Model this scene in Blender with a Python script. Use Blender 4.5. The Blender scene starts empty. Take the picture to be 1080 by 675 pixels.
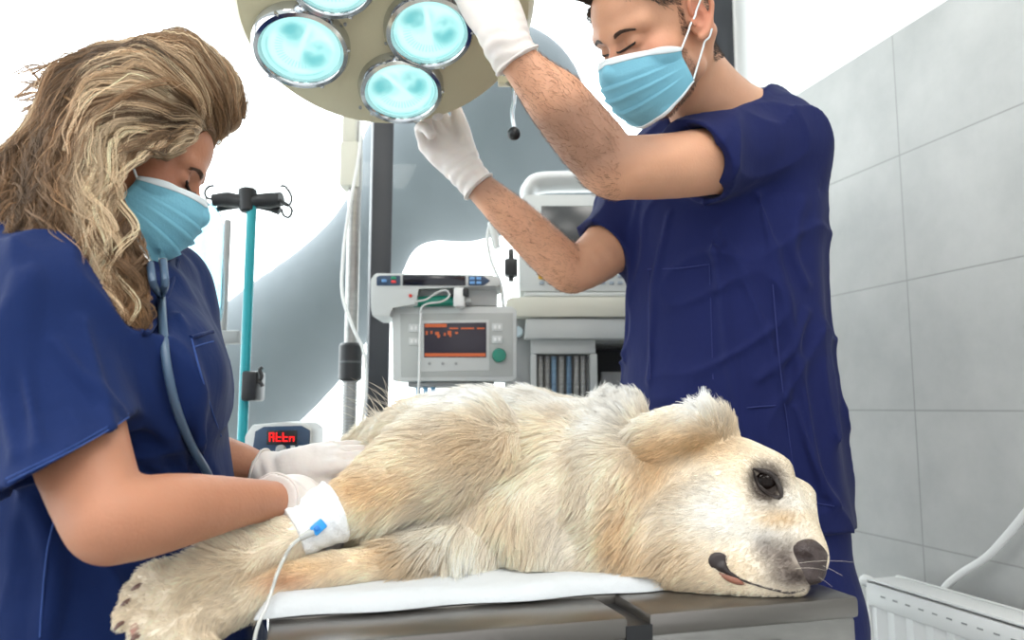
import bpy, bmesh, math, random
import numpy as np
random.seed(7); RNG = np.random.default_rng(11)
SC = bpy.context.scene; COL = SC.collection
PI = math.pi
f32 = np.float32
from concurrent.futures import ThreadPoolExecutor
POOL = ThreadPoolExecutor(4)

# ------------------------------------------------------------------ camera model (photo frame 1080 x 675)
FPX = 800.0; PITCH = math.atan((430 - 337.5) / FPX); CAMZ = 1.17
FW = np.array([0, math.cos(PITCH), math.sin(PITCH)]); UPV = np.array([0, -math.sin(PITCH), math.cos(PITCH)])
RT = np.array([1.0, 0, 0]); CAM = np.array([0, 0, CAMZ])
def ray(x, y):
    return FW + RT * (x - 540) / FPX + UPV * (337.5 - y) / FPX
def P(x, y, d):
    v = ray(x, y); return CAM + v * d / v[1]
def M1(x, y, d):                       # metres per pixel there
    return d / ray(x, y)[1] / FPX
def nrm(v):
    v = np.asarray(v, float); return v / (np.linalg.norm(v) + 1e-12)
def lin(c):
    c = np.asarray(c, float) / 255.0
    return np.where(c <= 0.04045, c / 12.92, ((c + 0.055) / 1.055) ** 2.4)
def catmull(pts, n):
    pts = np.asarray(pts, float)
    if len(pts) < 3 or n < 2:
        return pts if n < 2 else np.concatenate([pts[0] + (pts[1] - pts[0]) * np.linspace(0, 1, n + 1)[:, None]]) if len(pts) == 2 else pts
    q = np.concatenate([[2 * pts[0] - pts[1]], pts, [2 * pts[-1] - pts[-2]]])
    out = []
    for i in range(1, len(q) - 2):
        for t in np.arange(n) / n:
            a, b, c, d = q[i - 1], q[i], q[i + 1], q[i + 2]
            out.append(.5 * ((2 * b) + (c - a) * t + (2 * a - 5 * b + 4 * c - d) * t * t + (3 * b - a - 3 * c + d) * t ** 3))
    out.append(pts[-1]); return np.array(out)
def rot(yaw, pitch, roll):             # local x = own right, y = forward, z = up
    c, s = math.cos, math.sin
    yaw, pitch, roll = [math.radians(v) for v in (yaw, pitch, roll)]
    Rr = np.array([[c(roll), 0, s(roll)], [0, 1, 0], [-s(roll), 0, c(roll)]])
    Rp = np.array([[1, 0, 0], [0, c(pitch), s(pitch)], [0, -s(pitch), c(pitch)]])
    a = yaw - PI / 2
    Rz = np.array([[c(a), -s(a), 0], [s(a), c(a), 0], [0, 0, 1]])
    return Rz @ Rp @ Rr

# ------------------------------------------------------------------ smooth noise
_NW = RNG.normal(size=(3, 14, 3)); _NP = RNG.uniform(0, 6.28, size=(3, 14))
def noise(p, scale, ch=0):             # smooth pseudo noise about -1..1
    q = np.asarray(p, float) * scale
    s = 0
    for i in range(14):
        s = s + np.sin(q @ _NW[ch, i] + _NP[ch, i])
    return s / 4.2
def noise3(p, scale):
    return np.stack([noise(p, scale, c) for c in range(3)], -1)

# ------------------------------------------------------------------ signed distance shapes
def Chain(pts, rs, n=4, axis=None, fac=1.0):
    pts = np.asarray(pts, float); rs = np.asarray(rs, float)
    if n > 1 and len(pts) > 2:
        pr = catmull(np.c_[pts, rs], n); pts, rs = pr[:, :3], np.maximum(pr[:, 3], 1e-4)
    lo = (pts - rs[:, None]).min(0); hi = (pts + rs[:, None]).max(0)
    if axis is not None:
        ext = rs.max() * max(0, fac - 1); lo, hi = lo - ext, hi + ext
        axis = nrm(axis)
    def fn(p):
        best = None
        for i in range(len(pts) - 1):
            a, b = pts[i].astype(f32), pts[i + 1].astype(f32)
            ba = b - a; L = float(ba @ ba) + 1e-12
            pa = p - a
            t = np.clip((pa @ ba) / f32(L), 0, 1)
            o = pa - t[..., None] * ba
            if axis is not None:
                u = o @ axis.astype(f32)
                o = o + (u * f32(1 / fac - 1))[..., None] * axis.astype(f32)
            d = np.sqrt((o * o).sum(-1)) - (f32(rs[i]) + t * f32(rs[i + 1] - rs[i]))
            best = d if best is None else np.minimum(best, d)
        return best
    return fn, lo, hi
def Ell(c, r, R=None):
    c = np.asarray(c, float); r = np.asarray(r, float); R = np.eye(3) if R is None else np.asarray(R, float)
    ext = np.sqrt(((R * r) ** 2).sum(1))
    Rf = R.astype(f32); rf = r.astype(f32); cf = c.astype(f32)
    def fn(p):
        q = (p - cf) @ Rf
        k0 = np.sqrt(((q / rf) ** 2).sum(-1)); k1 = np.sqrt(((q / (rf * rf)) ** 2).sum(-1))
        return k0 * (k0 - 1) / (k1 + f32(1e-9))
    return fn, c - ext, c + ext
def Tube(secs, side, fwd, n=4):        # secs rows: x y z a b ; elliptical stack
    s = np.asarray(secs, float)
    if n > 1: s = catmull(s, n)
    side = nrm(side).astype(f32); fwd = nrm(fwd).astype(f32)
    m = s[:, 3:5].max(1); lo = (s[:, :3] - m[:, None]).min(0); hi = (s[:, :3] + m[:, None]).max(0)
    def fn(p):
        best = None
        for i in range(len(s) - 1):
            a, b = s[i, :3].astype(f32), s[i + 1, :3].astype(f32)
            ba = b - a; L = float(ba @ ba) + 1e-12; pa = p - a
            t = np.clip((pa @ ba) / f32(L), 0, 1)
            o = pa - t[..., None] * ba
            A = s[i, 3] + t * (s[i + 1, 3] - s[i, 3]); B = s[i, 4] + t * (s[i + 1, 4] - s[i, 4])
            u = o @ side; v = o @ fwd
            w2 = np.maximum((o * o).sum(-1) - u * u - v * v, 0)
            mn = np.minimum(A, B)
            q = np.sqrt((u / A) ** 2 + (v / B) ** 2 + w2 / (mn * mn))
            d = (q - 1) * mn
            best = d if best is None else np.minimum(best, d)
        return best.astype(f32)
    return fn, lo, hi
def Cut(prim, pt, n):                  # drop the side n points to
    fn, lo, hi = prim; pt = np.asarray(pt, f32); n = nrm(n).astype(f32)
    return (lambda p: np.maximum(fn(p), (p - pt) @ n)), lo, hi
def Shell(prim, t):
    fn, lo, hi = prim
    return (lambda p: np.abs(fn(p)) - f32(t)), lo - t, hi + t
def RBox(c, half, R, rad):
    c = np.asarray(c, float); half = np.asarray(half, float); R = np.asarray(R, float)
    ext = np.abs(R * half).sum(1) + rad
    def fn(p):
        q = np.abs((p - c.astype(f32)) @ R.astype(f32)) - (half - rad).astype(f32)
        return np.sqrt((np.maximum(q, 0) ** 2).sum(-1)) + np.minimum(q.max(-1), 0) - f32(rad)
    return fn, c - ext, c + ext

class SDF:
    def __init__(s): s.ops = []
    def u(s, prim, k=0.0): s.ops.append((prim, k, 'u')); return s
    def sub(s, prim, k=0.0): s.ops.append((prim, k, 's')); return s
    def cut(s, pt, n):
        pt = np.asarray(pt, f32); n = nrm(n).astype(f32)
        s.ops.append(((lambda p: (p - pt) @ n, None, None), 0, 'i')); return s
    def disp(s, fn, lo=None, hi=None): s.ops.append(((fn, lo, hi), 0, 'd')); return s
    def bounds(s):
        L = [o[0] for o in s.ops if o[2] == 'u']
        return np.min([l[1] for l in L], 0), np.max([l[2] for l in L], 0)
    @staticmethod
    def comb(F, d, k, m):
        if m == 'u':
            if k <= 0: return np.minimum(F, d)
            h = np.clip(.5 + .5 * (F - d) / f32(k), 0, 1); return F + (d - F) * h - f32(k) * h * (1 - h)
        if m == 's':
            d = -d
            if k <= 0: return np.maximum(F, d)
            h = np.clip(.5 - .5 * (F - d) / f32(k), 0, 1); return F + (d - F) * h + f32(k) * h * (1 - h)
        if m == 'i': return np.maximum(F, d)
        return F + d
    def at(s, p):
        p = np.asarray(p, f32); F = np.full(p.shape[:-1], 9.0, f32)
        for (fn, lo, hi), k, m in s.ops: F = s.comb(F, fn(p), k, m)
        return F
    def grad(s, p, e=1e-3):
        p = np.asarray(p, float); g = []
        for i in range(3):
            d = np.zeros(3); d[i] = e; g.append(s.at(p + d) - s.at(p - d))
        g = np.stack(g, -1); return g / (np.linalg.norm(g, axis=-1, keepdims=True) + 1e-9)
    def grid(s, h, lo=None, hi=None):
        b0, b1 = s.bounds()
        lo = b0 - .02 if lo is None else np.maximum(np.asarray(lo, float), b0 - .02)
        hi = b1 + .02 if hi is None else np.minimum(np.asarray(hi, float), b1 + .02)
        n = np.ceil((hi - lo) / h).astype(int) + 1
        ax = [(lo[i] + h * np.arange(n[i])).astype(f32) for i in range(3)]
        F = np.full(tuple(n), .06, f32)
        for (fn, a, b), k, m in s.ops:
            if a is None: i0, i1 = np.zeros(3, int), n
            else:
                pad = k + 3 * h + .012
                i0 = np.clip(np.floor((a - pad - lo) / h).astype(int), 0, n); i1 = np.clip(np.ceil((b + pad - lo) / h).astype(int) + 1, 0, n)
                if (i1 <= i0).any(): continue
            def slab_(z0):                              # thin slabs, worked on side by side
                sl = (slice(z0, min(z0 + 6, i1[0])), slice(i0[1], i1[1]), slice(i0[2], i1[2]))
                p = np.stack(np.meshgrid(ax[0][sl[0]], ax[1][sl[1]], ax[2][sl[2]], indexing='ij'), -1)
                if m == 'd':                            # relief only matters near the surface
                    near = np.abs(F[sl]) < .016; A = F[sl]; A[near] += fn(p[near]).astype(f32); return
                F[sl] = s.comb(F[sl], fn(p).astype(f32), k, m)
            list(POOL.map(slab_, range(i0[0], i1[0], 6)))
        return F, lo
    def mesh(s, h, lo=None, hi=None):
        F, o = s.grid(h, lo, hi); return nets(F, o, h)

def nets(F, lo, h):
    ins = F < 0
    n = np.array(F.shape); c = n - 1
    sh = [(i, j, k) for i in (0, 1) for j in (0, 1) for k in (0, 1)]
    def view(A, q): return A[q[0]:q[0] + c[0], q[1]:q[1] + c[1], q[2]:q[2] + c[2]]
    anyi = np.zeros(tuple(c), bool); alli = np.ones(tuple(c), bool)
    for q in sh:
        v = view(ins, q); anyi |= v; alli &= v
    act = anyi & ~alli
    I = np.argwhere(act)
    if not len(I): return np.zeros((0, 3)), np.zeros((0, 4), int)
    vals = np.stack([F[I[:, 0] + q[0], I[:, 1] + q[1], I[:, 2] + q[2]] for q in sh], 1)
    acc = np.zeros((len(I), 3)); cnt = np.zeros(len(I))
    for a in range(8):
        for b in range(a + 1, 8):
            d = np.array(sh[b]) - np.array(sh[a])
            if np.abs(d).sum() != 1: continue
            fa, fb = vals[:, a], vals[:, b]; m = (fa < 0) != (fb < 0)
            t = np.where(m, fa / np.where(m, fa - fb, 1), 0)
            acc += np.where(m[:, None], np.array(sh[a]) + t[:, None] * d, 0); cnt += m
    V = lo + (I + acc / cnt[:, None]) * h
    idx = np.full(tuple(c), -1, np.int64); idx[act] = np.arange(len(I))
    Q = []
    for ax in range(3):
        u, v = (ax + 1) % 3, (ax + 2) % 3
        s0 = [slice(None)] * 3; s1 = [slice(None)] * 3; s0[ax] = slice(0, -1); s1[ax] = slice(1, None)
        A, B = ins[tuple(s0)], ins[tuple(s1)]
        E = np.argwhere(A != B)
        ok = (E[:, u] > 0) & (E[:, v] > 0) & (E[:, u] < c[u]) & (E[:, v] < c[v]); E = E[ok]
        du = np.zeros(3, int); du[u] = 1; dv = np.zeros(3, int); dv[v] = 1
        g = lambda X: idx[X[:, 0], X[:, 1], X[:, 2]]
        q = np.stack([g(E - du - dv), g(E - dv), g(E), g(E - du)], 1)
        fl = ~A[E[:, 0], E[:, 1], E[:, 2]]
        q[fl] = q[fl][:, ::-1]; Q.append(q)
    return V, np.concatenate(Q)
def join(*parts):
    V, Fc, o = [], [], 0
    for v, f in parts:
        V.append(v); Fc.append(np.asarray(f) + o); o += len(v)
    return np.concatenate(V), np.concatenate(Fc)
def hit(sdf, x, y, d0=.5, d1=2.5):     # first point of the shape along the line of sight of a photo point
    v = ray(x, y); v = v / v[1]
    d = np.linspace(d0, d1, 900); F = sdf.at(CAM + v * d[:, None])
    i = np.argmax(F < 0)
    if F[i] >= 0: i = int(np.argmin(F)); return CAM + v * d[i]
    a, b = d[max(i - 1, 0)], d[i]
    for _ in range(18):
        m = .5 * (a + b)
        if sdf.at((CAM + v * m)[None])[0] < 0: b = m
        else: a = m
    return CAM + v * b
def snap(sdf, p, off=0.0, it=5):       # onto the surface (plus an offset)
    p = np.asarray(p, float)
    for _ in range(it): p = p - sdf.grad(p) * (sdf.at(p) - off)[..., None] * .9
    return p

# ------------------------------------------------------------------ objects
WLOC = {}
def link(o, parent, loc):
    COL.objects.link(o); WLOC[o.name] = np.asarray(loc, float)
    if parent is not None:
        o.parent = parent; o.location = WLOC[o.name] - WLOC[parent.name]
    else: o.location = loc
def tag(o, label=None, cat=None, group=None, kind=None):
    for k, v in (('label', label), ('category', cat), ('group', group), ('kind', kind)):
        if v: o[k] = v
    return o
def empty(name, loc, label=None, cat=None, group=None):
    o = bpy.data.objects.new(name, None); o.empty_display_size = .05; link(o, None, loc); return tag(o, label, cat, group)
def mesh(name, V, Fc, mat, parent=None, smooth=True, origin=None, cols=None, kind=None):
    V = np.asarray(V, float)
    if origin is None:
        lo, hi = V.min(0), V.max(0); origin = (lo + hi) / 2
        if parent is None: origin[2] = lo[2]
    me = bpy.data.meshes.new(name)
    if isinstance(Fc, np.ndarray) and Fc.ndim == 2:
        n, w = Fc.shape
        me.vertices.add(len(V)); me.vertices.foreach_set('co', (V - origin).astype(f32).ravel())
        me.loops.add(n * w); me.loops.foreach_set('vertex_index', Fc.astype(np.int32).ravel())
        me.polygons.add(n); me.polygons.foreach_set('loop_start', (np.arange(n) * w).astype(np.int32))
        me.update(calc_edges=True); me.validate()
    else:
        me.from_pydata((V - origin).tolist(), [], [list(map(int, f)) for f in Fc]); me.update()
    me.polygons.foreach_set('use_smooth', [smooth] * len(me.polygons))
    if cols is not None:
        a = me.color_attributes.new('Col', 'FLOAT_COLOR', 'POINT')
        a.data.foreach_set('color', np.c_[cols, np.ones(len(cols))].astype(f32).ravel())
    me.materials.append(mat)
    o = bpy.data.objects.new(name, me); link(o, parent, origin)
    if kind: o['kind'] = kind
    return o
def strands(name, S, r0, r1, mat, parent, cols=None):   # S: (n, k, 3) world points
    n, k = S.shape[:2]
    org = S.reshape(-1, 3).mean(0)
    hc = bpy.data.hair_curves.new(name); hc.add_curves([k] * n)
    hc.attributes['position'].data.foreach_set('vector', (S.reshape(-1, 3) - org).astype(f32).ravel())
    rad = hc.attributes.get('radius') or hc.attributes.new('radius', 'FLOAT', 'POINT')
    t = np.linspace(0, 1, k); rr = np.asarray(r0).reshape(-1, 1) * (1 - t) + np.asarray(r1).reshape(-1, 1) * t
    rad.data.foreach_set('value', np.broadcast_to(rr, (n, k)).astype(f32).ravel())
    if cols is not None:
        a = hc.attributes.new('Col', 'FLOAT_COLOR', 'POINT')
        a.data.foreach_set('color', np.concatenate([cols, np.ones(cols.shape[:2] + (1,))], -1).astype(f32).ravel())
    hc.materials.append(mat)
    o = bpy.data.objects.new(name, hc); link(o, parent, org); return o

class MB:                              # collects hard-surface pieces into one mesh
    def __init__(s): s.b = bmesh.new()
    def box(s, c, size, R=None, bev=0.0, seg=2):
        t = bmesh.new(); bmesh.ops.create_cube(t, size=1.0)
        for v in t.verts: v.co = (v.co.x * size[0], v.co.y * size[1], v.co.z * size[2])
        if bev > 0: bmesh.ops.bevel(t, geom=list(t.edges), offset=bev, segments=seg, profile=.5, affect='EDGES')
        return s._add(t, c, R)
    def _add(s, t, c, R=None):
        R = np.eye(3) if R is None else np.asarray(R); c = np.asarray(c, float)
        m = {}
        for v in t.verts: m[v] = s.b.verts.new(c + R @ np.array(v.co))
        for f in t.faces:
            try: s.b.faces.new([m[v] for v in f.verts])
            except ValueError: pass
        t.free(); return s
    def cyl(s, a, b, ra, rb=None, n=24, bev=0.0):
        a, b = np.asarray(a, float), np.asarray(b, float); rb = ra if rb is None else rb
        L = np.linalg.norm(b - a)
        pr = [(0, 0), (ra - bev, 0), (ra, bev), (rb, L - bev), (rb - bev, L), (0, L)] if bev else [(0, 0), (ra, 0), (rb, L), (0, L)]
        return s.lathe(pr, a, b - a, n)
    def lathe(s, prof, c, axis, n=32):
        z = nrm(axis); x = nrm(np.cross(z, [0, 1, 0]) if abs(z[1]) < .9 else np.cross(z, [1, 0, 0])); y = np.cross(z, x); c = np.asarray(c, float)
        rings = []
        for r, h in prof:
            if r < 1e-6: rings.append([s.b.verts.new(c + z * h)])
            else: rings.append([s.b.verts.new(c + z * h + r * (x * math.cos(a) + y * math.sin(a))) for a in np.arange(n) * 2 * PI / n])
        for A, B in zip(rings[:-1], rings[1:]):
            for i in range(n):
                j = (i + 1) % n
                if len(A) == 1 and len(B) == 1: continue
                if len(A) == 1: s.b.faces.new([A[0], B[i], B[j]])
                elif len(B) == 1: s.b.faces.new([A[i], B[0], A[j]])
                else: s.b.faces.new([A[i], B[i], B[j], A[j]])
        return s
    def tube(s, pts, r, n=10, sub=5, closed=False):
        pts = np.asarray(pts, float)
        if sub > 1 and len(pts) > 2: pts = catmull(pts, sub)
        r = np.broadcast_to(np.asarray(r, float), (len(pts),)) if np.ndim(r) == 0 else np.interp(np.linspace(0, 1, len(pts)), np.linspace(0, 1, len(r)), r)
        T = np.gradient(pts, axis=0); up = np.array([0, 0, 1.0])
        x = nrm(np.cross(T[0], up) if abs(nrm(T[0])[2]) < .95 else np.cross(T[0], [1, 0, 0])); rings = []
        for i, p in enumerate(pts):
            t = nrm(T[i]); x = nrm(x - t * (x @ t)); y = np.cross(t, x)
            rings.append([s.b.verts.new(p + r[i] * (x * math.cos(a) + y * math.sin(a))) for a in np.arange(n) * 2 * PI / n])
        for A, B in zip(rings[:-1], rings[1:]):
            for i in range(n): s.b.faces.new([A[i], A[(i + 1) % n], B[(i + 1) % n], B[i]])
        s.b.faces.new(rings[0][::-1]); s.b.faces.new(rings[-1]); return s
    def prism(s, poly, org, ux, uy, depth):   # polygon (2d) spun along ux, uy, thickness along their cross
        org, ux, uy = [np.asarray(v, float) for v in (org, ux, uy)]; z = np.cross(ux, uy) * depth
        a = [s.b.verts.new(org + ux * p[0] + uy * p[1]) for p in poly]; b = [s.b.verts.new(org + ux * p[0] + uy * p[1] + z) for p in poly]
        s.b.faces.new(a[::-1]); s.b.faces.new(b); n = len(poly)
        for i in range(n): s.b.faces.new([a[i], a[(i + 1) % n], b[(i + 1) % n], b[i]])
        return s
    def build(s, name, mat, parent=None, smooth=True, origin=None, kind=None):
        bmesh.ops.recalc_face_normals(s.b, faces=list(s.b.faces))
        s.b.verts.index_update()
        V = np.array([v.co[:] for v in s.b.verts]); Fc = [[v.index for v in f.verts] for f in s.b.faces]
        s.b.free()
        o = mesh(name, V, Fc, mat, parent, smooth, origin, kind=kind)
        if smooth:
            try: o.data.set_sharp_from_angle(angle=math.radians(40))
            except Exception: pass
        return o

# ------------------------------------------------------------------ materials
def newmat(name):
    m = bpy.data.materials.new(name); m.use_nodes = True; nt = m.node_tree
    return m, nt, nt.nodes['Principled BSDF']
def mat(name, col, rough=.5, metal=0.0, var=0.0, vs=8.0, bump=0.0, bs=60.0, sss=0.0, spec=.5, coat=0.0, trans=0.0, sheen=0.0, stretch=None, attr=None, alpha=1.0, sssr=(1, .35, .2), emit=None, es=0.0):
    m, nt, b = newmat(name); N, Lk = nt.nodes, nt.links
    c = tuple(lin(col)) + (1,)
    b.inputs['Base Color'].default_value = c; b.inputs['Roughness'].default_value = rough; b.inputs['Metallic'].default_value = metal
    b.inputs['Specular IOR Level'].default_value = spec; b.inputs['Coat Weight'].default_value = coat; b.inputs['Transmission Weight'].default_value = trans
    b.inputs['Sheen Weight'].default_value = sheen; b.inputs['Alpha'].default_value = alpha
    if sss: b.inputs['Subsurface Weight'].default_value = sss; b.inputs['Subsurface Radius'].default_value = sssr; b.inputs['Subsurface Scale'].default_value = .012
    if emit is not None: b.inputs['Emission Color'].default_value = tuple(lin(emit)) + (1,); b.inputs['Emission Strength'].default_value = es
    tc = N.new('ShaderNodeTexCoord'); src = tc.outputs['Object']
    if stretch is not None:
        mp = N.new('ShaderNodeMapping'); mp.inputs['Scale'].default_value = stretch; Lk.new(src, mp.inputs['Vector']); src = mp.outputs['Vector']
    base = None
    if attr:
        at = N.new('ShaderNodeAttribute'); at.attribute_name = attr; base = at.outputs['Color']
    if var:
        nz = N.new('ShaderNodeTexNoise'); nz.inputs['Scale'].default_value = vs; nz.inputs['Detail'].default_value = 5; Lk.new(src, nz.inputs['Vector'])
        mr = N.new('ShaderNodeMapRange'); mr.inputs['From Min'].default_value = .25; mr.inputs['From Max'].default_value = .75
        mr.inputs['To Min'].default_value = 1 - var; mr.inputs['To Max'].default_value = 1 + var; Lk.new(nz.outputs['Fac'], mr.inputs['Value'])
        mx = N.new('ShaderNodeVectorMath'); mx.operation = 'SCALE'; mx.inputs[0].default_value = c[:3]
        if base is not None: Lk.new(base, mx.inputs[0])
        Lk.new(mr.outputs['Result'], mx.inputs['Scale']); base = mx.outputs['Vector']
    if base is not None: Lk.new(base, b.inputs['Base Color'])
    if bump:
        nz = N.new('ShaderNodeTexNoise'); nz.inputs['Scale'].default_value = bs; nz.inputs['Detail'].default_value = 4; Lk.new(src, nz.inputs['Vector'])
        bp = N.new('ShaderNodeBump'); bp.inputs['Strength'].default_value = bump; bp.inputs['Distance'].default_value = .004
        Lk.new(nz.outputs['Fac'], bp.inputs['Height']); Lk.new(bp.outputs['Normal'], b.inputs['Normal'])
    return m
def emis(name, col, s):
    m, nt, b = newmat(name); b.inputs['Base Color'].default_value = tuple(lin(col) * .3) + (1,)
    b.inputs['Emission Color'].default_value = tuple(lin(col)) + (1,); b.inputs['Emission Strength'].default_value = s; b.inputs['Roughness'].default_value = .4
    return m
def clear(name, col, gloss=.06, rough=.05, tint=.9):      # thin clear sheet: lets light through, with a faint reflection
    m, nt, b = newmat(name); N, Lk = nt.nodes, nt.links; N.remove(b)
    t = N.new('ShaderNodeBsdfTransparent'); t.inputs['Color'].default_value = tuple(1 - (1 - lin(col)) * tint) + (1,)
    g = N.new('ShaderNodeBsdfGlossy'); g.inputs['Roughness'].default_value = rough
    x = N.new('ShaderNodeMixShader'); x.inputs['Fac'].default_value = gloss
    Lk.new(t.outputs[0], x.inputs[1]); Lk.new(g.outputs[0], x.inputs[2]); Lk.new(x.outputs[0], N['Material Output'].inputs['Surface'])
    return m

MT = dict(
    steel=mat('brushed_steel', (150, 148, 145), .32, .9, .12, 3, .05, 90, stretch=(1, 30, 30)),
    darksteel=mat('dull_steel', (118, 114, 110), .3, .85, .1, 4),
    chrome=mat('chrome', (200, 203, 206), .12, 1.0),
    white=mat('white_enamel', (226, 227, 226), .35, 0, .02, 5),
    plastic=mat('grey_white_plastic', (196, 199, 198), .45, 0, .03, 6, .03, 200),
    cream=mat('cream_plastic', (205, 203, 190), .45, 0, .03, 6),
    grey=mat('grey_plastic', (150, 152, 152), .5, 0, .04, 6),
    darkgrey=mat('dark_grey_plastic', (74, 76, 78), .5, 0, .05, 6),
    black=mat('black_plastic', (24, 25, 28), .4, 0, .08, 10),
    frame=mat('anthracite_frame', (46, 48, 54), .45, 0, .05, 5),
    teal=mat('teal_paint', (30, 150, 160), .35, 0, .05, 8),
    green=mat('green_plastic', (10, 120, 100), .35, 0, .05, 8),
    navyp=mat('navy_panel', (44, 66, 92), .35, 0, .05, 8),
    screen=mat('dark_screen', (22, 22, 34), .15, 0, .05, 8),
    beige=mat('beige_enamel', (196, 187, 156), .4, 0, .05, 6, .05, 150),
    tubing=mat('clear_tubing', (225, 228, 226), .2, 0, .03, 20, trans=.3),
)
# ================================================================== ROOM
RX = np.array([math.cos(math.radians(15.5)), math.sin(math.radians(15.5)), 0]); RY = np.array([-RX[1], RX[0], 0]); UZ = np.array([0, 0, 1.0])
RM = np.stack([RX, RY, UZ], 1)                     # room axes as columns
W0 = P(965, 433, 1.74); TZ = W0[2]; W0[2] = 0
def wall_t(px):                                    # distance along the right wall where the sight line px meets it
    k = (px - 540) / FPX / 1.0066
    return (k * W0[1] - W0[0]) / (RY[0] - k * RY[1])
TC = wall_t(791); CORNER = W0 + RY * TC
ROOMH = 2.9; LEFTW = 3.4; FRONT = 4.2

def tile_material():
    m, nt, b = newmat('wall_tiles_and_paint'); N, Lk = nt.nodes, nt.links
    tc = N.new('ShaderNodeTexCoord'); sx = N.new('ShaderNodeSeparateXYZ'); Lk.new(tc.outputs['Object'], sx.inputs[0])
    cb = N.new('ShaderNodeCombineXYZ'); Lk.new(sx.outputs['Y'], cb.inputs['X'])
    ad = N.new('ShaderNodeMath'); ad.operation = 'ADD'; ad.inputs[1].default_value = -TZ + 3.0; Lk.new(sx.outputs['Z'], ad.inputs[0]); Lk.new(ad.outputs[0], cb.inputs['Y'])
    br = N.new('ShaderNodeTexBrick'); br.offset = 0; br.inputs['Scale'].default_value = 1; br.inputs['Brick Width'].default_value = .6; br.inputs['Row Height'].default_value = .3
    br.inputs['Mortar Size'].default_value = .0022; br.inputs['Mortar Smooth'].default_value = .3
    Lk.new(cb.outputs[0], br.inputs['Vector'])
    nz = N.new('ShaderNodeTexNoise'); nz.inputs['Scale'].default_value = 3.2; nz.inputs['Detail'].default_value = 9; nz.inputs['Roughness'].default_value = .62; Lk.new(tc.outputs['Object'], nz.inputs['Vector'])
    rp = N.new('ShaderNodeValToRGB'); rp.color_ramp.elements[0].position = .3; rp.color_ramp.elements[1].position = .72
    rp.color_ramp.elements[0].color = tuple(lin((160, 161, 160))) + (1,); rp.color_ramp.elements[1].color = tuple(lin((186, 186, 184))) + (1,)
    Lk.new(nz.outputs['Fac'], rp.inputs['Fac']); Lk.new(rp.outputs['Color'], br.inputs['Color1']); Lk.new(rp.outputs['Color'], br.inputs['Color2'])
    br.inputs['Mortar'].default_value = tuple(lin((148, 148, 146))) + (1,)
    gt = N.new('ShaderNodeMath'); gt.operation = 'GREATER_THAN'; gt.inputs[1].default_value = TZ + .9; Lk.new(sx.outputs['Z'], gt.inputs[0])
    mx = N.new('ShaderNodeMix'); mx.data_type = 'RGBA'; Lk.new(gt.outputs[0], mx.inputs['Factor']); Lk.new(br.outputs['Color'], mx.inputs[6]); mx.inputs[7].default_value = tuple(lin((240, 240, 238))) + (1,)
    Lk.new(mx.outputs[2], b.inputs['Base Color']); b.inputs['Roughness'].default_value = .55
    bp = N.new('ShaderNodeBump'); bp.inputs['Strength'].default_value = .25; bp.inputs['Distance'].default_value = .002; bp.invert = True
    Lk.new(br.outputs['Fac'], bp.inputs['Height']); Lk.new(bp.outputs['Normal'], b.inputs['Normal'])
    return m
def slab(name, c, size, m, kind='structure'):
    o = mesh(name, *boxvf(size), m, None, False, origin=np.zeros(3), kind=kind)
    o.location = c; o.rotation_euler = (0, 0, math.radians(15.5)); WLOC[o.name] = np.asarray(c, float); return o
def boxvf(s):
    V = np.array([(x, y, z) for x in (-.5, .5) for y in (-.5, .5) for z in (-.5, .5)]) * s
    return V, [(0, 1, 3, 2), (4, 6, 7, 5), (0, 4, 5, 1), (2, 3, 7, 6), (0, 2, 6, 4), (1, 5, 7, 3)]
# right wall: local x across its thickness, y along it, z up from the floor; the origin sits on a tile joint
V, Fc = boxvf((.12, 1, 1)); V = V + [.06, 0, 0]; V[:, 1] = np.where(V[:, 1] > 0, TC + .12, -4.4); V[:, 2] = np.where(V[:, 2] > 0, ROOMH, 0)
wr = mesh('wall_right', V, Fc, tile_material(), None, False, origin=np.zeros(3), kind='structure'); wr.location = W0; wr.rotation_euler = (0, 0, math.radians(15.5))
paint = mat('white_wall_paint', (240, 240, 238), .7, 0, .015, 4)
RW = LEFTW; cen = CORNER - RX * RW / 2 - RY * (2.1)
slab('floor', cen + UZ * -.05, (RW + .5, 5.4, .1), mat('floor_tiles', (150, 150, 148), .4, 0, .06, 4))
slab('ceiling', cen + UZ * (ROOMH + .05), (RW + .5, 5.4, .1), paint)
slab('wall_left', CORNER - RX * (RW + .05) - RY * 2.1 + UZ * .35, (.1, 5.0, .7), paint)
def side(y, z): return CORNER - RX * (RW + .04) - RY * y + UZ * z
mb = MB()
for y in (-.3, .95, 2.2, 3.45, 4.6): mb.box(side(y, (ROOMH + .7) / 2), (.07, .06, ROOMH - .7), RM, .004)
for z in (.73, ROOMH - .05): mb.box(side(2.15, z), (.07, 4.9, .07), RM, .004)
w4 = mb.build('window_4', MT['frame'], None, kind='structure')  # unseen side glazing, added to bring in light from the left
MB().box(side(2.15, (ROOMH + .7) / 2), (.008, 4.9, ROOMH - .8), RM).build('glass', clear('side_glass', (248, 251, 251), .01, .02), w4, False)
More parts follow.
